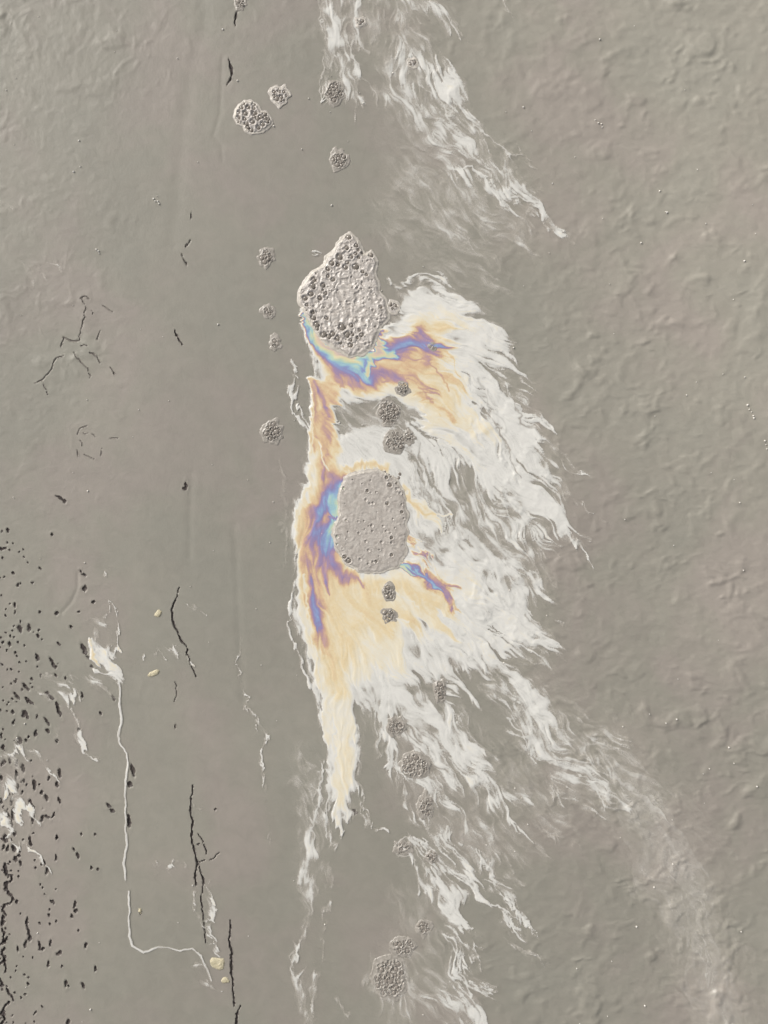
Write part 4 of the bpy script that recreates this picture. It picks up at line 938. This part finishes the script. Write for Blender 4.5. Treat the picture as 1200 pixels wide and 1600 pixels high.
small = [  # cx, cy, rx, ry, bubbles, rlo, rhi, material, height, label
 (607, 646, 17, 19, 16, 2.4, 4.0, M_FROTH_GREY, 1.6, "dark grey foam clump in the gap between the two big foam patches, upper one"),
 (617, 690, 16, 18, 16, 2.0, 3.6, M_FROTH_GREY, 1.6, "dark grey foam clump just above the oval foam patch, beside white film"),
 (638, 683, 8, 9, 5, 1.8, 3.0, M_FROTH_GREY, 1.4, "small foam clump touching the right side of a larger one"),
 (630, 607, 10, 9, 7, 2.0, 3.4, M_FROTH_GREY, 1.4, "small dark clump in the brownish film right of the rainbow arc"),
 (437, 150, 13, 14, 8, 2.0, 3.6, M_FROTH, 2.0, "small round foam patch above the heart-shaped one"),
 (523, 144, 14, 17, 14, 2.2, 3.6, M_FROTH_GREY, 1.6, "squarish foam patch within the pale film at the top"),
 (529, 250, 13, 14, 11, 2.0, 3.4, M_FROTH_GREY, 1.4, "dark foam patch between the top film and the largest foam patch"),
 (417, 402, 10, 12, 7, 2.2, 3.8, M_FROTH_GREY, 1.6, "small foam clump on bare ground left of the largest foam patch, highest of three"),
 (420, 487, 9, 8, 5, 1.8, 3.0, M_FROTH_GREY, 1.2, "faint small foam clump left of the largest foam patch, middle of three"),
 (430, 535, 7, 9, 3, 1.8, 3.0, M_FROTH_GREY, 1.2, "faint pale foam fleck left of the largest foam patch, lowest of three"),
 (426, 674, 14, 17, 14, 2.2, 4.0, M_FROTH_GREY, 1.6, "dark foam clump on bare ground left of the main slick"),
 (607, 925, 10, 12, 9, 2.0, 3.6, M_FROTH_GREY, 1.6, "dark clump in amber film, upper of a pair below the oval foam"),
 (608, 961, 11, 10, 9, 1.8, 3.4, M_FROTH_GREY, 1.6, "dark clump in cream film, lower of a pair below the oval foam"),
 (688, 1080, 9, 14, 8, 1.8, 3.4, M_FROTH_GREY, 1.4, "small grey clump in the white film near its lower edge"),
 (619, 1135, 13, 13, 11, 2.0, 3.6, M_FROTH_GREY, 1.6, "dark star-shaped clump at the lower edge of the white film"),
 (649, 1195, 23, 20, 18, 2.2, 4.0, M_FROTH_GREY, 1.8, "wide brownish grey foam patch among the white streaks"),
 (666, 1258, 12, 19, 12, 1.8, 3.4, M_FROTH_GREY, 1.6, "upright oval foam patch below the wide brownish one"),
 (675, 1337, 9, 8, 5, 2.0, 3.4, M_FROTH_GREY, 1.4, "small dark foam clump enclosed by bright white streaks"),
 (609, 1527, 27, 34, 40, 2.0, 4.0, M_FROTH_GREY, 1.2, "round grainy foam patch near the bottom edge"),
 (630, 1478, 18, 14, 12, 2.0, 3.4, M_FROTH_GREY, 1.2, "faint brownish foam patch just above the round grainy one"),
 (662, 1448, 11, 11, 7, 2.0, 3.2, M_FROTH_GREY, 1.0, "faintest small foam patch up right of the round grainy one"),
 (375, 4, 8, 9, 5, 2.0, 3.4, M_FROTH_GREY, 1.6, "tiny foam clump at the top edge beside a crack"),
 (676, 543, 5, 5, 3, 1.5, 2.6, M_FROTH_GREY, 1.2, "tiny dark clump in the amber film right of the rainbow arc"),
 (645, 98, 7, 7, 3, 1.8, 3.0, M_FROTH, 1.4, "tiny ring of foam in the upper white film"),
 (562, 34, 6, 6, 2, 2.0, 3.6, M_FROTH, 1.4, "tiny foam ring in the brightest line at the top edge"),
 (615, 480, 8, 8, 3, 2.0, 3.4, M_FROTH, 1.6, "small foam ring right of the largest foam patch"),
 (629, 1325, 13, 11, 5, 1.8, 3.0, M_FROTH_GREY, 1.0, "open pale ring of foam left of the bright white streaks"),
]
for k, (cx, cy, rx, ry, nb, lo, hi, mt, ht, lab) in enumerate(small):
    foam(blob(cx, cy, rx, ry, 16, .3 if rx < 15 else .13, 50 + k), lab, scatter(cx, cy, rx * .8, ry * .8, int(nb * 1.6), lo, hi, 80 + k), ht * .35, 6, 0.9, mt, .1, 100 + 3 * k, 3, rand_pits=int(rx * ry / 9), group="small foam clumps", rimw=1.8 if mt is M_FROTH else 0)
PH = [(374, 166), (383, 160), (394, 160), (402, 165), (407, 175), (415, 175), (422, 184), (424, 192), (416, 202), (404, 207), (394, 208), (385, 203), (381, 195), (371, 192), (367, 182), (368, 172)]
foam(PH, "heart-shaped foam patch with dark bubbles in the upper left", [(384, 178, 4.4), (395, 191, 3.8), (383, 187, 3.0), (386, 194, 3.4), (388, 200, 3.2), (393, 204, 3.2), (398, 178, 4.0), (374, 177, 3.4), (373, 185, 3.6), (378, 169, 3.2), (388, 169, 3.6), (397, 164, 3.2), (403, 186, 3.4), (408, 184, 3.0), (415, 185, 3.4),
     (414, 179, 3.2), (418, 191, 3.0), (411, 195, 3.4), (404, 200, 3.2), (397, 170, 2.6), (381, 163, 2.6), (372, 191, 2.2), (398, 184, 2.4), (420, 187, 2.0)], 2.6, 7, 1.0, M_FROTH, 1.0, 31, 2)

# ------------------------------------------------------------------ scum lumps and specks
def lump(cx, cy, rx, ry, rot, label, seed, h=4):
    u = np.arange(cx - rx - 8, cx + rx + 8, 0.8, dtype=np.float32); v = np.arange(cy - ry - 8, cy + ry + 8, 0.8, dtype=np.float32)
    R = max(rx, ry) + 6
    u = np.arange(cx - R, cx + R, 0.8, dtype=np.float32); v = np.arange(cy - R, cy + R, 0.8, dtype=np.float32)
    U, V = np.meshgrid(u, v); d = poly_sd(U, V, blob(cx, cy, rx, ry, 12, .18, seed, rot))
    g = ground_h(U, V)
    Z = np.where(d > 0, g + 0.6 + h * (1 - np.exp(-np.maximum(d, 0) / (min(rx, ry) * .4))) + 1.0 * fbm(U, V, 4.5, seed, 3, .6) * sstep(0, 3, d), g - 0.5)
    org = ((cx - 600) / 1000, (800 - cy) / 1000, 0.0)
    o = mesh_from("scum_lump", to_world(U, V, Z).reshape(-1, 3), grid_faces(*U.shape)[d[:-1, :-1] > -1.6], M_LUMP, origin=org)
    tag(o, label, "scum", "cream scum lumps")
lump(340, 1505, 12, 10, .3, "yellowish cream scum lump beside the upright crack near the bottom", 1, 1.8)
lump(352, 1532, 6, 5, .1, "small cream scum lump just below the yellowish one", 2, 1.5)
lump(247, 959, 7, 4.5, -.8, "small cream scum lump left of the long wandering crack", 3, 1.5)
lump(241, 1052, 10, 4.5, -.45, "slanting oblong cream scum lump right of the winding scum line", 4, 1.4)
lump(219, 1422, 2.8, 2.8, 0, "tiny white bead right of the winding scum line", 5, 2)

r = random.Random(77); vs = []; fs = []
for i in range(190):
    u, v = r.uniform(0, 1200), r.uniform(0, 1600)
    if u < 640 and v > 1000 and r.random() < .5: continue
    vs.append((u, v, r.choice([.6, .7, .8, .9, 1.1, 1.5])))
# a few short strings of specks
for (a, b, c, e, n) in ((1168, 633, 1180, 660, 5), (1196, 690, 1199, 706, 3), (936, 192, 944, 200, 3), (150, 390, 160, 398, 3), (240, 312, 252, 320, 4), (1040, 330, 1046, 333, 3)):
    for k in range(n):
        vs.append((a + (c - a) * k / n + r.uniform(-1.5, 1.5), b + (e - b) * k / n + r.uniform(-1.5, 1.5), r.uniform(.9, 1.7)))
arr = np.array(vs, np.float32); gz = ground_h(arr[:, 0].copy(), arr[:, 1].copy())
seg = 6; verts = []; faces = []
for (u, v, q), z in zip(vs, gz):
    b = len(verts); z = z + 1.0
    for j in range(seg):
        a = 2 * math.pi * j / seg; verts.append((u + q * math.cos(a), v + q * math.sin(a), z - 1.5))
    for j in range(seg):
        a = 2 * math.pi * j / seg; verts.append((u + q * .75 * math.cos(a), v + q * .75 * math.sin(a), z + q * .7))
    verts.append((u, v, z + q))
    for j in range(seg):
        k = (j + 1) % seg
        faces += [(b + k, b + j, b + seg + j), (b + k, b + seg + j, b + seg + k), (b + seg + k, b + seg + j, b + 2 * seg)]
va = np.array(verts, np.float32)
o = mesh_from("tiny_bubbles", to_world(va[:, 0], va[:, 1], va[:, 2]), np.array(faces, np.int32), M_SPECK)
tag(o, "pinprick white bubbles scattered over the grey ground", "bubbles", kind="stuff")
